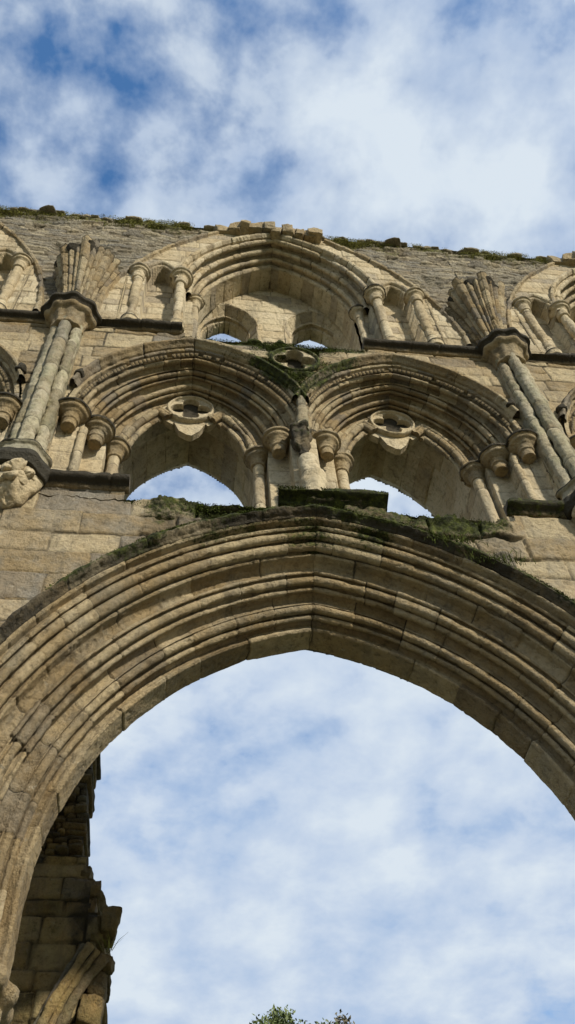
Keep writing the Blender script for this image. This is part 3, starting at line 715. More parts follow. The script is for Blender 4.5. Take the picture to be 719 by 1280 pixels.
lax = .74; ZL = 14.95
def lan_hole(X, Z):
    q = np.zeros(X.shape, bool)
    for s in (-1, 1):
        dx = X-(XC-.03+s*lax); q |= (Z > 13.2) & (((Z < ZL) & (abs(dx) < .515)) | ((Z >= ZL) & (Z < ZL+arch_h(.515, .825, dx))))
    return q
lw = face('clerestory_back_wall', XC-1.26, XC+1.26, 12.6, 16.7, .85, (.17, .27), (.3, .55), M['pale'], wall, hole=lan_hole, seed=81, rel=.003, ero=.005)
bay.append(tag(lw, 'pale back wall of the recess holding two small windows'))
for s in (-1, 1):
    lp = prof_build([('L', .845, .525, .84), ('L', .85, .515, .825), O, ('L', 1.00, .415, .69), O, ('L', 1.005, .39, .65), ('L', 1.03, .395, .66), ('L', 1.07, .40, .665), O, ('L', 1.08, .375, .60), ('L', 1.14, .365, .58), ('L', 1.27, .365, .58), ('L', 1.30, .39, .62)], .010)
    bay.append(tag(sweep('window_arch', lp, XC-.03+s*lax, ZL, M['pale'], wall, jl=(.13, .2), ds=.011, stilt=13.2, seed=24+s, ero=.004, loss=.008, jd=.010, dirt_shade=lambda P, s_, y, a: .35*sst(1.15, 1.25, P[..., 1])),  # reveal gets darker towards its rear edge
                   ('left' if s < 0 else 'right')+' small splayed window at the back of the top recess'))
# shafts and capitals of the clerestory
for sd in (-1, 1):
    for (dx, y, r, cr) in ((2.13, -.0, .075, .14), (1.50, .02, .072, .15), (1.27, .31 if sd > 0 else .36, .058, .12)):
        x = XC+sd*dx; zc = 14.68 if dx > 1.3 else 14.60
        sh = build('clerestory_shaft', tube([(x, y, 12.72), (x, y, zc-.28)], r, 24, .009, seed=int(dx*10)+sd, jl=(.35, .7)), M['pale'], wall); bay.append(sh)
        tag(sh, 'slender round shaft beside the top arch')
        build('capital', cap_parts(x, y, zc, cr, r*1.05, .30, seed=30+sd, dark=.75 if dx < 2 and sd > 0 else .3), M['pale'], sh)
        if dx > 1.3:
            build('base', [lathe(x, y, [(r*.9, 13.02), (r*1.15, 13.0), (r*1.5, 12.95), (r*1.72, 12.93), (r*1.75, 12.90), (r*1.6, 12.885), (r*1.6, 12.8), (0, 12.78)], 36, seed=3, dirt_shade=lambda P, rr: np.where(rr > .125, .85, .2))], M['pale'], sh)
    # side arch mouldings
    pa = prof_build([('L', -.02, .30, .50), ('L', -.05, .275, .475), ('L', -.03, .245, .44), ('L', .04, .225, .42), O, ('L', .06, .235, .43), ('L', .10, .20, .40), ('L', .28, .195, .39)], .009)
    bay.append(tag(sweep('side_arch', pa, XC+sd*1.815, 14.66, M['pale'], wall, jl=(.14, .22), ds=.011, seed=60+sd, ero=.006, loss=.02), 'small blind arch flanking the top arch'))
    pos, nr = [], []
    for i in range(34):
        if random.random() < .08: continue
        z = 12.98+i*.047; pos.append((XC+sd*2.30, -.0, z)); nr.append((np.array([0, 0, 1.]), np.array([0, -1., 0]), np.array([-1., 0, 0])))
    bay.append(tag(build('dogtooth_band', pyramid_row(pos, nr, .021, .034), M['pale'], wall, smooth=False), 'upright row of small pyramid carvings'))
# broken stones along the crown of the wall
parts = []; rs = np.random.default_rng(4)
for i in range(13):
    x = -.98+i*.135+rs.normal(0, .02); hx = rs.uniform(.06, .10)
    parts.append(rock((x, .04+rs.normal(0, .035), 16.93+.03*rs.normal()-.10*abs(i-5)/6), (hx*1.25, .17, rs.uniform(.10, .14)), 10, i, .16, .12, (rs.normal()*.1, rs.normal()*.14, rs.normal()*.15), tone=rs.uniform(.3, .75), dirt_shade=.15, mtop=.35))
for p_ in parts: bay.append(tag(build('broken_stone', [p_], M['stone'], wall), 'jagged stone left on the crown of the topmost arch'))
parts = []
for i in range(40):
    x = -3+i*6/40+rs.normal(0, .03); z = float(ctop(np.array([x]))[0])
    parts.append(rock((x, .13+rs.normal(0, .05), z-.03+.012*rs.normal()), (rs.uniform(.07, .16), .14, rs.uniform(.018, .034)), 6, i, .2, .45, (0, rs.normal()*.08, rs.normal()*.2), tone=rs.uniform(), dirt_shade=.08, mtop=.7, moss=.25))
cc = build('wall_crest', parts, M['rubble'], wall); tag(cc, 'uneven mossy stones along the top of the wall'); bay.append(cc)

# ---------- vaulting shafts (at x = -3 and +3)
def pier_shaft(xp, idx):
    def path(dx, y): return [(xp+dx*.78, y, 9.16), (xp+dx*.74, y, 12.42)]
    pp = tube(path(0, -.17), .080, 26, .016, seed=idx, jl=(.5, .9), moss=.05)+tube(path(-.17, -.08), .068, 26, .016, seed=idx+1, jl=(.5, .9), moss=.1)+tube(path(.17, -.08), .068, 26, .016, seed=idx+2, jl=(.5, .9), moss=.1)
    pp += box(xp-.20, xp+.20, -.07, .05, 9.1, 12.42, .02, idx, jl=((.25, .4), (.5, .9)), faces='xXy', moss=lambda P: .15+.3*fbm(P, 2, 3, 4))
    vs = build('vaulting_shaft', pp, M['shaft'], wall); tag(vs, 'triple wall shaft streaked with green and white lichen, '+('left' if idx < 100 else 'right')+' of the great arch')
    build('capital', [lathe(xp, -.06, [(0, 12.80), (.34, 12.80), (.385, 12.775), (.39, 12.71), (.35, 12.69), (.32, 12.655), (.335, 12.63), (.31, 12.60), (.25, 12.57), (.215, 12.50), (.195, 12.40), (.185, 12.34), (.205, 12.32), (.205, 12.295), (.17, 12.28), (0, 12.27)],
          80, 9, .045, 1., .95, .012, idx, dirt_shade=lambda P, r: np.where(P[..., 2] > 12.66, .9, .08+.45*sst(0, .5, fbm(P, 6, 3, 3))), moss=lambda P, r: np.where(P[..., 2] > 12.7, .3, 0.))], M['stone'], vs)
    build('base', [lathe(xp, -.07, [(.23, 9.30), (.27, 9.285), (.295, 9.26), (.285, 9.24), (.255, 9.22), (.265, 9.12), (.285, 9.10), (.31, 9.075), (.315, 9.0), (.29, 8.96), (.27, 8.91), (0, 8.90)],
          72, 6, .05, 1., .95, .012, idx, dirt_shade=lambda P, r: np.where((P[..., 2] < 9.10) | (P[..., 2] > 9.245), .85, .05), moss=lambda P, r: np.where(P[..., 2] > 9.24, .3, .12))], M['shaft'], vs)
    build('corbel', [lathe(xp, -.05, [(.25, 8.93), (.24, 8.88), (.215, 8.80), (.185, 8.72), (.14, 8.64), (.09, 8.57), (.04, 8.52), (0, 8.50)],
          72, 5, .12, 1., .9, .045, idx+5)]+[rock((xp+.205*math.sin(a_)*q_, -.05-.205*math.cos(a_)*q_, z_), (s_*1.0, s_*.75, s_*1.15), 10, int(a_*10)+30, .34, .75, (0, .6*math.sin(a_*9), a_), tone=.6) for a_, q_, z_, s_ in ((-1.3, 1.0, 8.87, .055), (-.8, 1.05, 8.87, .062), (-.3, 1.05, 8.86, .055), (.2, 1.1, 8.87, .065), (.75, 1.05, 8.86, .06), (1.3, 1.0, 8.87, .055), (-.55, .85, 8.77, .05), (0., .9, 8.76, .055), (.55, .85, 8.76, .05))], M['pale'], vs)
    return vs
def springer(xp, idx):
    """coursed block of vault ribs fanning out of the wall, its top broken off"""
    nth, nt_ = 330, 140; rs = np.random.default_rng(idx)
    TH_, T_ = np.meshgrid(np.linspace(R(-104), R(104), nth), np.linspace(0, 1.06, nt_), indexing='ij')
    cen = np.array([-95, -78, -63, -45, -29, -15, 0, 15, 29, 45, 63, 78, 95])*math.pi/180; wd = np.array([1., .8, .85, 1.25, .75, .7, 1.2, .7, .75, 1.25, .85, .8, 1.])
    dd = (TH_[..., None]-cen)/(wd*R(8.6)); rid = np.argmin(abs(dd), -1); q = np.min(abs(dd), -1)
    bump = np.sqrt(np.clip(1-(q*.92)**2, 0, 1)); amp = (.038+.034*T_)*wd[rid]; fill = np.where((q < .28), .010, 0)
    ph_ = .03*fbm(np.stack([TH_, T_*2, 0*T_], -1), 3, 3, idx)
    rx = .150+.335*T_**1.6+amp*bump+fill; ry = .165+.37*T_**1.6+amp*bump+fill
    P = np.stack([xp+rx*np.sin(TH_), .03-ry*np.cos(TH_), 12.80+1.82*T_], -1)
    e = [rs.uniform(.2, .3)*0]; jn = np.full(P.shape[:2], 9.); tn = np.zeros(P.shape[:2])
    for r_ in range(13):
        m_ = rid == r_; ed = [-.1+rs.uniform(0, .1)]
        while ed[-1] < 2: ed.append(ed[-1]+rs.uniform(.17, .34))
        ed = np.array(ed); z = 1.82*T_[m_]+.015*vnoise(P[m_][:, 0]*9, P[m_][:, 1]*9, 0*P[m_][:, 2], 2); k = np.clip(np.searchsorted(ed, z)-1, 0, len(ed)-2)
        jn[m_] = np.minimum(z-ed[k], ed[k+1]-z); tn[m_] = rs.uniform(0, 1, len(ed))[k]
    j = 1-sst(.004, .018, jn); e1, e2 = fbm(P, 8, 4, idx), fbm(P, 3, 3, idx+3)
    out = np.stack([np.sin(TH_), -np.cos(TH_), -.25+0*T_], -1)
    P = P+out*(e1*.012-j*.014-np.clip(e2-.25, 0, 1)*.06-sst(.35, .6, fbm(P, 16, 3, 19))*.010)[..., None]
    topt = .90+rs.uniform(-.05, .07, 13)[rid]+.03*vnoise(TH_*9, 0*T_, 0*T_, idx)
    W = np.zeros(P.shape); W[..., 0] = tn; W[..., 2] = j*.5+.8*sst(.035, .0, topt-T_)+.2*np.clip(e2, 0, 1)  # dark band at the rib tops paints in shadow under the broken overhang
    mask = T_ < topt
    root = build('vault_springer', [(P, gridF(nth, nt_, mask, flip=False), W.reshape(-1, 3))], M['stone'], wall)
    tag(root, 'fan of broken vault ribs springing from the '+('left' if idx < 100 else 'right')+' shaft')
    parts = [lathe(xp, .04, [(.0, 14.26), (.40, 14.27), (.46, 14.36), (.495, 14.42), (.50, 14.435), (.47, 14.45), (0, 14.47)], 72, 9, .06, .92, 1.08, .035, idx, dirt_shade=lambda P, r: .95+0*P[..., 2])]  # cap coloured near black, painting the shadow gap under the break
    build('broken_top', parts, M['stone'], root)
    return root
for xp, idx in ((-2.97, 10), (2.97, 110)):
    pier_shaft(xp, idx); springer(xp, idx)

# ---------- piers below, back of the wall, core
for xp, idx in ((-3.0, 1), (3.0, 2)):
    pts = []; rs = np.random.default_rng(idx)
    pp = []
    for i in range(16):
        a = 2*math.pi*i/16; rad = .62; x = xp+math.cos(a)*rad; y = .92+math.sin(a)*rad*1.05
        pp += tube([(x, y, .35), (x, y, 4.4)], .115 if i % 2 == 0 else .08, 14, .008, seed=i, ds=.04, jl=(.4, .8))
    pp.append(lathe(xp, .92, [(.60, .2), (.60, 4.5)], 40, step=.1))
    pr = build('pier', pp, M['stone'], wall); tag(pr, 'clustered pier carrying the great arch')
    build('capital', [lathe(xp, .92, [(.62, 4.10), (.64, 4.13), (.62, 4.16), (.66, 4.28), (.72, 4.38), (.78, 4.42), (.80, 4.46), (.80, 4.51), (.0, 4.52)], 96, 16, .03, seed=3, dirt_shade=lambda P, r: np.where(P[..., 2] > 4.55, .6, .1))], M['stone'], pr)
    build('base', [lathe(xp, .92, [(.66, .45), (.72, .38), (.80, .30), (.82, .2), (.90, .12), (.92, -.05)], 64, seed=4)], M['stone'], pr)
# back faces (coarse) and solid tops
def back_hole(X, Z):
    q = ((Z < ZS) & (abs(X) < A0+.8)) | ((Z >= ZS) & (Z < ZS+arch_h(A0+.81, mh(.81), X)))
    for x in (-XT, XT):
        dx = X-x; q |= (Z > 8.78) & (((Z < ZR) & (abs(dx) < .91)) | ((Z >= ZR) & (Z < ZR+arch_h(.91, 1.53, dx))))
    return q
bay.append(tag(face('back_wall', -3, 3, 4.9, 12.7, TH, (.2, .3), (.4, .8), M['tan'], wall, hole=back_hole, cell=.035, seed=91, flip=True), 'rear face of the wall'))
def bh2(X, Z):
    q = np.zeros(X.shape, bool)
    for s in (-1, 1):
        dx = X-(XC-.03+s*lax); q |= (Z > 13.2) & (((Z < ZL) & (abs(dx) < .385)) | ((Z >= ZL) & (Z < ZL+arch_h(.385, .61, dx))))
    return q | (Z > 17.05)
bay.append(tag(face('back_wall', -3, 3, 12.6, 17.1, 1.3, (.2, .3), (.4, .8), M['tan'], wall, hole=bh2, cell=.035, seed=92, flip=True), 'rear face of the top storey'))
mt_ = lambda P: .6+.4*fbm(P, 2, 3, 2)
for a_ in ((-3, 3, .02, 1.31, 16.9, 17.03), (-3, 3, 1.28, TH+.01, 12.5, 12.66), (-1.5, 1.5, .02, .9, 12.3, 12.57)):
    bay.append(build('wall_top', box(*a_, .045, 5, .01, faces='Z', moss=mt_), M['rubble'], wall))

# ---------- neighbouring bays: copies of the same parts
def cp_tree(o, dx, parent):
    c = o.copy(); COL.objects.link(c); c.parent = parent
    if 'label' in c: del c['label']
    if dx: c.location = (o.location[0]+dx, o.location[1], o.location[2])
    for ch in list(o.children): cp_tree(ch, 0, c)
    return c
for o in bay:
    for dx in (-6.0, 6.0): cp_tree(o, dx, wall)

# ================================================================== moss clinging to ledges (stuff)
def moss_mat(name, a, b, c_):
    m, nt, bs = mat(name); geo = N(nt, 'ShaderNodeNewGeometry')
    n = noise(nt, geo.outputs['Position'], 9, 4); n2 = noise(nt, geo.outputs['Position'], 60, 2)
    f = math_(nt, 'ADD', math_(nt, 'MULTIPLY', n, .7), math_(nt, 'MULTIPLY', n2, .3))
    nt.links.new(ramp(nt, f, [(.38, a), (.52, b), (.64, c_)]), bs.inputs['Base Color']); bs.inputs['Roughness'].default_value = .95; bs.inputs['Specular IOR Level'].default_value = .1
    return m
M['moss'] = moss_mat('moss', (.022, .022, .010), (.050, .062, .014), (.115, .150, .028))
M['moss_top'] = moss_mat('yellow_moss', (.10, .095, .035), (.20, .195, .05), (.31, .30, .08))
def blades(pts, size, rs, up=.6, nper=1):
    pts = np.repeat(np.array(pts), nper, 0); n = len(pts); pts = pts+rs.normal(0, size*.8, (n, 3))*np.array([1, .7, .5])
    d = rs.normal(0, 1, (n, 3)); d[:, 2] = abs(d[:, 2])*up; d[:, 1] -= .3; d /= np.linalg.norm(d, axis=1, keepdims=True)
    s = np.cross(d, rs.normal(0, 1, (n, 3))); s /= np.linalg.norm(s, axis=1, keepdims=True)
    L_ = size*rs.uniform(.5, 1.5, (n, 1)); w = L_*.38
    V = np.stack([pts-s*w, pts+s*w, pts+s*w*.7+d*L_, pts-s*w*.7+d*L_], 1).reshape(-1, 3)
    return (V, np.arange(4*n).reshape(-1, 4), np.zeros((4*n, 3)))
rs = np.random.default_rng(77)
def keep(x, y, z, dens):
    k = rs.uniform(size=len(x)) < dens; return np.stack([x[k], y[k], z[k]], -1)
def vn(x, z, f, sd): return vnoise(x*f, 0*x, z*f, sd)
P_ = []
c = CM; Rr = R0+.885; n = 60000              # along the hood of the great arch
sd = rs.choice((-1, 1), n); th = rs.uniform(.45, 1., n)*math.acos(c/Rr); x = sd*(Rr*np.cos(th)-c); z = ZS+Rr*np.sin(th)
P_.append(keep(x, -.105+abs(rs.normal(0, .05, n)), z+.004, .05+.7*np.clip(vn(x, z, 2.1, 5)+.15, 0, 1)*sst(6.6, 8.0, z)))
n = 42000; x = np.where(rs.uniform(size=n) < .5, rs.uniform(-1.9, -.4, n), rs.uniform(.75, 2.1, n))   # on the broken sill
P_.append(keep(x, abs(rs.normal(0, .07, n))-.02, ztop(x)-abs(rs.normal(0, .05, n)), .1+.7*np.clip(vn(x, 0*x, 2.5, 6)+.3, 0, 1)))
n = 7000; P_.append(np.stack([rs.uniform(-.37, .75, n), -.13+rs.uniform(0, .13, n), 9.01+.01*rs.normal(size=n)], -1))
n = 20000; x = rs.uniform(-1.5, 1.0, n); P_.append(keep(x, abs(rs.normal(0, .10, n)), 12.58+.02*rs.normal(size=n), .3+.6*(vn(x, 0*x, 3, 2)+.3)))
n = 40000; x = rs.normal(0, .30, n); z = rs.uniform(11.4, 12.6, n)
P_.append(keep(x, -.008+0*x, z, (abs(x) < .08+(z-11.3)*.55)*(np.hypot(x, z-12.13) > .335)*np.clip(vn(x, z, 4, 8)+.35, 0, 1)))
for sd, x0 in ((-1, -XT), (1, XT)):          # middle-storey hoods towards the centre
    a, h = 1.47, 1.87; c2 = (h*h-a*a)/(2*a); R2 = a+c2; n = 12000
    th = rs.uniform(.25, 1., n)*math.atan2(h, c2); x = x0-sd*(R2*np.cos(th)-c2); z = ZT+R2*np.sin(th)
    P_.append(keep(x, -.08+abs(rs.normal(0, .03, n)), z+.006, .4+.6*vn(x, z, 3, 3)))
mo = build('moss', [blades(np.concatenate(P_), .0095, rs, 1.)], M['moss'], None, False)
tag(mo, 'dark green moss along the hood of the great arch and the broken ledges above it', 'moss', 'stuff')
n = 130000; x = rs.uniform(-7, 7, n); xl = (x+3) % 6-3; z = ctop(xl)-abs(rs.normal(0, .13, n))+.02
q = vn(x, z, 1.6, 12)*.8+vn(x, z*2, 6, 13)*.5+rs.uniform(-.2, .2, n)
mt = build('moss', [blades(keep(x, .0+rs.uniform(-.03, .12, n), z, (q > -.02)*(abs(xl+.15) > .75)), .010, rs, 1.)], M['moss_top'], None, False)
tag(mt, 'yellow green moss scattered along the top edge of the wall against the sky', 'moss', 'stuff')
# grass tufts on the right side of the hood
def tuft(name, c0, n, Lg, m, spread, label, cat='grass tuft'):
    V, F = [], []; rs = np.random.default_rng(int(abs(c0[0]*100)))
    for i in range(n):
        b = np.array(c0)+np.array([rs.normal(0, spread[0]), rs.normal(0, spread[1]), rs.normal(0, spread[2])]); d = np.array([rs.normal(0, .45), rs.normal(-.15, .3), 1.]); d /= np.linalg.norm(d)
        l = Lg*rs.uniform(.5, 1.2); s = np.cross(d, rs.normal(0, 1, 3)); s = s/np.linalg.norm(s)*.0035; k = len(V)
        mid = b+d*l*.5; tip = b+d*l+np.array([d[0]*.3, d[1]*.3, -.15])*l
        V += [b-s, b+s, mid-s*.8, mid+s*.8, tip-s*.25, tip+s*.25]; F += [[k, k+1, k+3, k+2], [k+2, k+3, k+5, k+4]]
    o = build(name, [(np.array(V), np.array(F), np.zeros((len(V), 3)))], m, None, False); return tag(o, label, cat)
for q, (x, lab) in enumerate(((1.32, 'thin green grass tuft on the right shoulder of the great arch, nearer the crown'), (1.72, 'thin green grass tuft on the right shoulder of the great arch, lower down the slope'))):
    z = ZS+math.sqrt((R0+.9)**2-(x+CM)**2)
    o = tuft('grass_tuft', (x, -.08, z), 260, .09, M['moss'], (.12, .03, .02), lab); o['group'] = 'grass tufts on the great arch'

# ================================================================== ruined pier beyond, bottom left
fp = empty('ruined_pier', (-2.9, 4.0, 0)); tag(fp, 'dark ochre broken pier with a ragged right edge seen through the arch at bottom left', 'ruined pier')
def fpb(name, parts, m, lab=None):
    o = build(name, parts, m, None); o.parent = fp; o.matrix_parent_inverse = Matrix.Translation((2.9, -4.0, 0)); 
    if lab: o['label'] = lab
    return o
rows = [(5.2, 5.45, -1.86), (5.45, 5.66, -1.80), (5.66, 5.80, -1.93), (5.80, 6.02, -1.90), (6.02, 6.14, -1.86), (6.14, 6.27, -1.92), (6.27, 6.36, -1.80), (6.36, 6.50, -1.95), (6.50, 6.78, -1.86), (6.78, 6.99, -2.0), (6.99, 7.19, -1.99), (7.19, 7.40, -2.09)]
rs = np.random.default_rng(9); parts = []
z = 0.0
low = []
while z < 5.2: h = rs.uniform(.24, .34); low.append((z, min(5.2, z+h), -1.9+rs.normal(0, .05))); z += h
for (z0, z1, xr) in low+rows:
    x = xr; first = True
    while x > -4.6:
        w = rs.uniform(.34, .62); y = 4.03+rs.normal(0, .015)
        parts.append(rock((x-w/2, y+.45, (z0+z1)/2), (w/2-.004, .45, (z1-z0)/2-.004), 16 if z0 > 5 else 6, int(rs.integers(1000)), .055 if not first else .12, .10 if not first else .2,
                          (0, rs.normal()*.012, rs.normal()*.02), tone=rs.uniform(), dirt_shade=rs.uniform(0, .4)+(.2 if first else 0), moss=rs.uniform(-.2, .25)))
        x -= w; first = False
    parts.append(rock((xr-.9, 5.3, (z0+z1)/2), (.85, .55, (z1-z0)/2), 6, int(rs.integers(99)), .05, .1, dirt_shade=.3))
    # deeper returns stagger behind the edge
z = 7.40
while z < 9.1:
    h = rs.uniform(.05, .11); x = -2.24+rs.normal(0, .03)+(.0 if z < 8.3 else -.02)
    while x > -4.4:
        w = rs.uniform(.07, .3); parts.append(rock((x-w/2, 4.45+rs.normal(0, .03), z+h/2), (w/2-.002, .42, h/2), 6, int(rs.integers(999)), .12, .2, (0, rs.normal()*.04, 0), tone=rs.uniform(0, .6), dirt_shade=rs.uniform(.2, .7), moss=rs.uniform(-.2, .3))); x -= w
    z += h
fpb('masonry', parts, M['ochre'], 'coarse ochre blocks blackened at the broken edge')
xr_ = lambda Z: np.interp(Z, [q for r_ in low+rows for q in (r_[0]+.001, r_[1]-.001)], [r_[2] for r_ in low+rows for q in (0, 1)])
f_ = face('masonry_face', -4.6, -1.8, -.1, 7.4, 3.955, (.17, .30), (.30, .60), M['ochre'], None, hole=lambda X, Z: X > xr_(Z)-.10-.06*vnoise(X*6, 0*X, Z*6, 4), cell=.022, rel=.016, ero=.03, jd=.022, jw=.012, seed=5,
          dirt_shade=lambda X, Z: .75*sst(-.05, .45, fbm(np.stack([X, 0*X, Z], -1), 1.6, 4, 15)), moss=lambda X, Z: .35*fbm(np.stack([X, 0*X, Z], -1), 2, 3, 11))
f_.parent = fp; f_.matrix_parent_inverse = Matrix.Translation((2.9, -4.0, 0))
# slanting vault moulding
for (dx, dy, r, dk) in ((0, -.02, .055, 0), (.075, .02, .035, .1), (-.065, .04, .035, .1), (.15, .07, .06, 0)):
    pth = [(-2.0+dx-.0, 3.86+dy, 6.34-dx*.5), (-2.14+dx, 3.84+dy, 6.08), (-2.27+dx, 3.82+dy, 5.80), (-2.38+dx, 3.82+dy, 5.5), (-2.47+dx, 3.84+dy, 5.1), (-2.52+dx, 3.86+dy, 4.6), (-2.53+dx, 3.88+dy, 3.9)]
    fpb('vault_rib', tube(pth, r*.95, 16, .012, seed=int(dx*100)+3, jl=(1.6, 2.2), dirt_shade=dk+.15, moss=.15, jd=.004), M['ochre'])
for (x, y, z_, h) in ((-1.86, 4.1, 6.68, (.10, .18, .14)), (-1.82, 4.05, 6.26, (.06, .09, .06)), (-1.93, 4.2, 6.05, (.10, .2, .12)), (-1.95, 4.1, 5.75, (.12, .2, .16)), (-2.05, 4.2, 5.5, (.14, .2, .2)), (-2.1, 4.3, 7.1, (.14, .2, .10)), (-1.84, 4.2, 5.6, (.10, .12, .07))):
    fpb('broken_stone', [rock((x, y, z_), h, 10, int(z_*10), .20, .35, (0, rs.normal()*.3, rs.normal()*.3), dirt_shade=.35, tone=.3, moss=.1)], M['ochre'])
tuft('grass_stalks', (-1.83, 4.0, 6.36), 22, .24, M['moss_top'], (.03, .03, .01), 'wispy dry grass stalks on the broken edge of the dark pier', 'grass stalks')

# ================================================================== trees
m, nt, bs = mat('bark'); geo = N(nt, 'ShaderNodeNewGeometry'); nt.links.new(ramp(nt, noise(nt, geo.outputs['Position'], 8, 5), [(.3, (.03, .022, .015)), (.7, (.10, .08, .055))]), bs.inputs['Base Color']); M['bark'] = m
def leafm(name, a, b):
    m, nt, bs = mat(name); g = N(nt, 'ShaderNodeNewGeometry'); f = noise(nt, g.outputs['Position'], 1.6, 3)
    nt.links.new(ramp(nt, f, [(.35, a), (.65, b)]), bs.inputs['Base Color']); bs.inputs['Roughness'].default_value = .6; return m
def tree(x, y, H, cr, m, label, seed, nleaf=26000, leaf=.07):
    root = empty('tree', (x, y, 0)); tag(root, label, 'tree', group='trees beyond the ruin'); rs = np.random.default_rng(seed)
    def ch(name, parts, mt, sm=True): o = build(name, parts, mt, root, sm); return o
    pp = tube([(0, 0, -.2), (.1, 0, H*.3), (-.1, .1, H*.6), (0, 0, H*.86)], [H*.028, H*.022, H*.014, .03], 14, .02, seed, ds=.15)
    tips = []
    for i in range(34):
        z0 = H*rs.uniform(.32, .84); a = rs.uniform(0, 2*math.pi); q = (z0/H-.3)/.6; l = cr*(1.05-.55*q)*rs.uniform(.6, 1.05)
        e = np.array([math.cos(a)*l, math.sin(a)*l, z0+l*rs.uniform(.35, .9)]); e[2] = min(e[2], H*.97)
        mid = np.array([math.cos(a)*l*.5, math.sin(a)*l*.5, z0+l*.2])
        pp += tube([(0, 0, z0), mid, e], [H*.009, H*.006, .012], 8, .01, i, ds=.12, caps=False); tips += [(mid+e)/2, e, e*.85+mid*.15]
    for i in range(6): tips.append(np.array([rs.normal(0, cr*.18), rs.normal(0, cr*.18), H*rs.uniform(.90, .985)]))
    ch('trunk', pp, M['bark'])
    tips = np.array(tips); n = nleaf; b = tips[rs.integers(len(tips), size=n)]; sz = rs.uniform(.22, .5, (n, 1))*cr*.42
    v = rs.normal(0, 1, (n, 3)); v /= np.linalg.norm(v, axis=1, keepdims=True); C_ = b+v*sz*rs.uniform(.3, 1, (n, 1))**.6
    d = rs.normal(0, 1, (n, 3)); d[:, 2] -= .4; d /= np.linalg.norm(d, axis=1, keepdims=True); s = np.cross(d, rs.normal(0, 1, (n, 3))); s /= np.linalg.norm(s, axis=1, keepdims=True)
    l = leaf*rs.uniform(.6, 1.3, (n, 1)); V = np.stack([C_-d*l, C_+s*l*.45, C_+d*l, C_-s*l*.45], 1).reshape(-1, 3)
    ch('crown', [(V, np.arange(4*n).reshape(-1, 4), np.zeros((4*n, 3)))], m, False)
    return root
tree(1.7, 20, 13.0, 2.2, leafm('leaf_olive', (.07, .10, .025), (.17, .20, .06)), 'olive green leafy tree top at the bottom of the arch, the left and tallest one', 1)
tree(3.65, 23, 14.12, 2.2, leafm('leaf_dark', (.035, .055, .015), (.08, .11, .03)), 'dark green tree top right beside the olive green one', 2)
tree(4.85, 25, 14.95, 2.4, leafm('leaf_brown', (.07, .06, .03), (.13, .11, .05)), 'brownish tree top at the right end of the small row of trees', 3)

# ================================================================== ground
m, nt, bs = mat('lawn'); geo = N(nt, 'ShaderNodeNewGeometry')
nt.links.new(ramp(nt, noise(nt, geo.outputs['Position'], .6, 8), [(.35, (.07, .085, .03)), (.6, (.12, .13, .05)), (.75, (.20, .18, .11))]), bs.inputs['Base Color']); bs.inputs['Roughness'].default_value = .95
g = np.concatenate([np.linspace(-1500, -30, 8)[:-1], np.linspace(-30, 30, 61), np.linspace(30, 1500, 8)[1:]])
X, Y = np.meshgrid(g, g, indexing='ij'); P = np.stack([X, Y, 0*X], -1); P[..., 2] = .04*fbm(P, .4, 3, 3)*(abs(X) < 31)*(abs(Y) < 31)
gr = build('ground', [(P, gridF(len(g), len(g)), np.zeros((P.size//3, 3)))], m); gr['kind'] = 'structure'
m, nt, bs = mat('bounce_gravel'); geo = N(nt, 'ShaderNodeNewGeometry')
nt.links.new(ramp(nt, noise(nt, geo.outputs['Position'], 20, 8, .8), [(.3, (.14, .12, .09)), (.7, (.27, .24, .18))]), bs.inputs['Base Color'])
X, Y = np.meshgrid(np.linspace(-14, 14, 57), np.linspace(-11, -1.0, 21), indexing='ij'); P = np.stack([X, Y, 0*X+.055], -1)
pa = build('path', [(P, gridF(57, 21), np.zeros((P.size//3, 3)))], m); pa['kind'] = 'structure'  # unseen pale strip, added to bounce light up onto the soffits

# ================================================================== sky, sun
SUN_EL, SUN_AZ = R(27), R(32)          # azimuth measured from -Y (towards the camera) to +X
w = bpy.data.worlds.new('World'); SC.world = w; w.use_nodes = True; nt = w.node_tree; nt.nodes.clear()
out = N(nt, 'ShaderNodeOutputWorld'); bg = N(nt, 'ShaderNodeBackground'); sky = N(nt, 'ShaderNodeTexSky', sky_type='NISHITA')
sky.sun_disc = False; sky.sun_elevation = SUN_EL
sdir = Vector((math.sin(SUN_AZ)*math.cos(SUN_EL), -math.cos(SUN_AZ)*math.cos(SUN_EL), math.sin(SUN_EL)))
sky.sun_rotation = math.atan2(sdir.x, sdir.y)
sky.air_density = 1.3; sky.ozone_density = 1.6; sky.dust_density = .4
tc = N(nt, 'ShaderNodeTexCoord'); sx = N(nt, 'ShaderNodeSeparateXYZ'); nt.links.new(tc.outputs['Generated'], sx.inputs[0])
zc = math_(nt, 'ADD', math_(nt, 'MAXIMUM', sx.outputs[2], .0), .22)
cb = N(nt, 'ShaderNodeCombineXYZ'); nt.links.new(math_(nt, 'DIVIDE', sx.outputs[0], zc), cb.inputs[0]); nt.links.new(math_(nt, 'DIVIDE', sx.outputs[1], zc), cb.inputs[1])
cb.inputs[2].default_value = 3.7
def wn(sc, det, ro, dist=0.):
    n = N(nt, 'ShaderNodeTexNoise'); n.inputs['Scale'].default_value = sc; n.inputs['Detail'].default_value = det; n.inputs['Roughness'].default_value = ro; n.inputs['Distortion'].default_value = dist
    nt.links.new(cb.outputs[0], n.inputs['Vector']); return n.outputs['Fac']
big = wn(2.4, 3, .5, .2); small = wn(8.0, 5, .55, .1); fine = wn(24, 5, .6)
dn = math_(nt, 'ADD', math_(nt, 'ADD', math_(nt, 'MULTIPLY', big, .40), math_(nt, 'MULTIPLY', small, .52)), math_(nt, 'MULTIPLY', fine, .17))
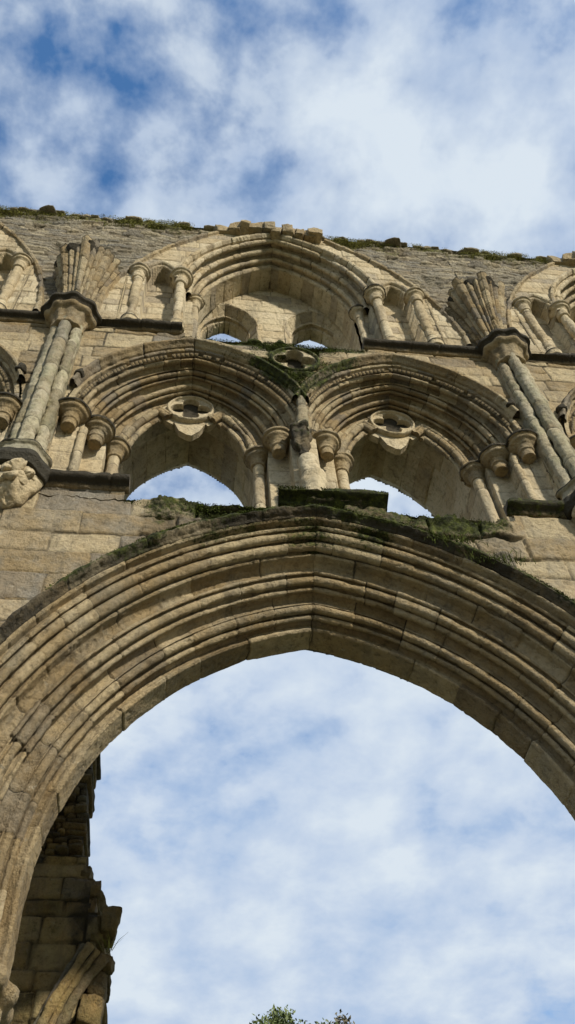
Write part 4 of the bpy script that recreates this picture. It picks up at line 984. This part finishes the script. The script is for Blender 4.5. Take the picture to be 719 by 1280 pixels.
low_ = math_(nt, 'MULTIPLY', math_(nt, 'SUBTRACT', 1., sx.outputs[2]), .36)
dn = math_(nt, 'ADD', dn, low_)
cover = ramp(nt, dn, [(.49, 0.03), (.548, .40), (.60, .78), (.69, 1.)])
ccol = ramp(nt, small, [(.32, (3.3, 4.3, 5.9)), (.48, (4.3, 5.1, 6.3)), (.66, (5.5, 6.15, 6.8))])
skyc = mix(nt, 1., sky.outputs[0], (.58, 1.08, 1.52), 'MULTIPLY')
c = mix(nt, cover, skyc, ccol)
nt.links.new(c, bg.inputs[0]); bg.inputs[1].default_value = .10; nt.links.new(bg.outputs[0], out.inputs[0])
sl = bpy.data.lights.new('sun', 'SUN'); sl.energy = 3.9; sl.angle = R(3); sl.color = (1., .93, .80)
so = bpy.data.objects.new('sun', sl); COL.objects.link(so); so.rotation_euler = sdir.to_track_quat('Z', 'Y').to_euler(); so.location = (10, -20, 30)

# ================================================================== camera
zh = np.array([-74., -817., 1108.]); hh = np.array([10095., (1108.**2-74*10095)/817, 1108.]); zh /= np.linalg.norm(zh); hh /= np.linalg.norm(hh)
nh = np.cross(zh, hh); nh /= np.linalg.norm(nh); nh = nh if nh[2] > 0 else -nh
hh = np.cross(nh, zh); hh = hh if hh[0] > 0 else -hh
# image axes (right, down, forward) expressed in world (X=hh, Y=nh, Z=zh)
right = Vector((hh[0], nh[0], zh[0])); down = Vector((hh[1], nh[1], zh[1])); fwd = Vector((hh[2], nh[2], zh[2]))
cam = bpy.data.cameras.new('camera'); co = bpy.data.objects.new('camera', cam); COL.objects.link(co); SC.camera = co
m3 = Matrix((right, -down, -fwd)).transposed()
co.matrix_world = Matrix.Translation((-1.25, -5.2, 1.6)) @ m3.to_4x4()
cam.sensor_fit = 'VERTICAL'; cam.sensor_height = 24; cam.lens = 1108/1280*24; cam.clip_end = 4000
SC.view_settings.view_transform = 'Standard'; SC.view_settings.look = 'None'; SC.view_settings.exposure = .36; SC.view_settings.gamma = 1
SC.render.engine = 'CYCLES'
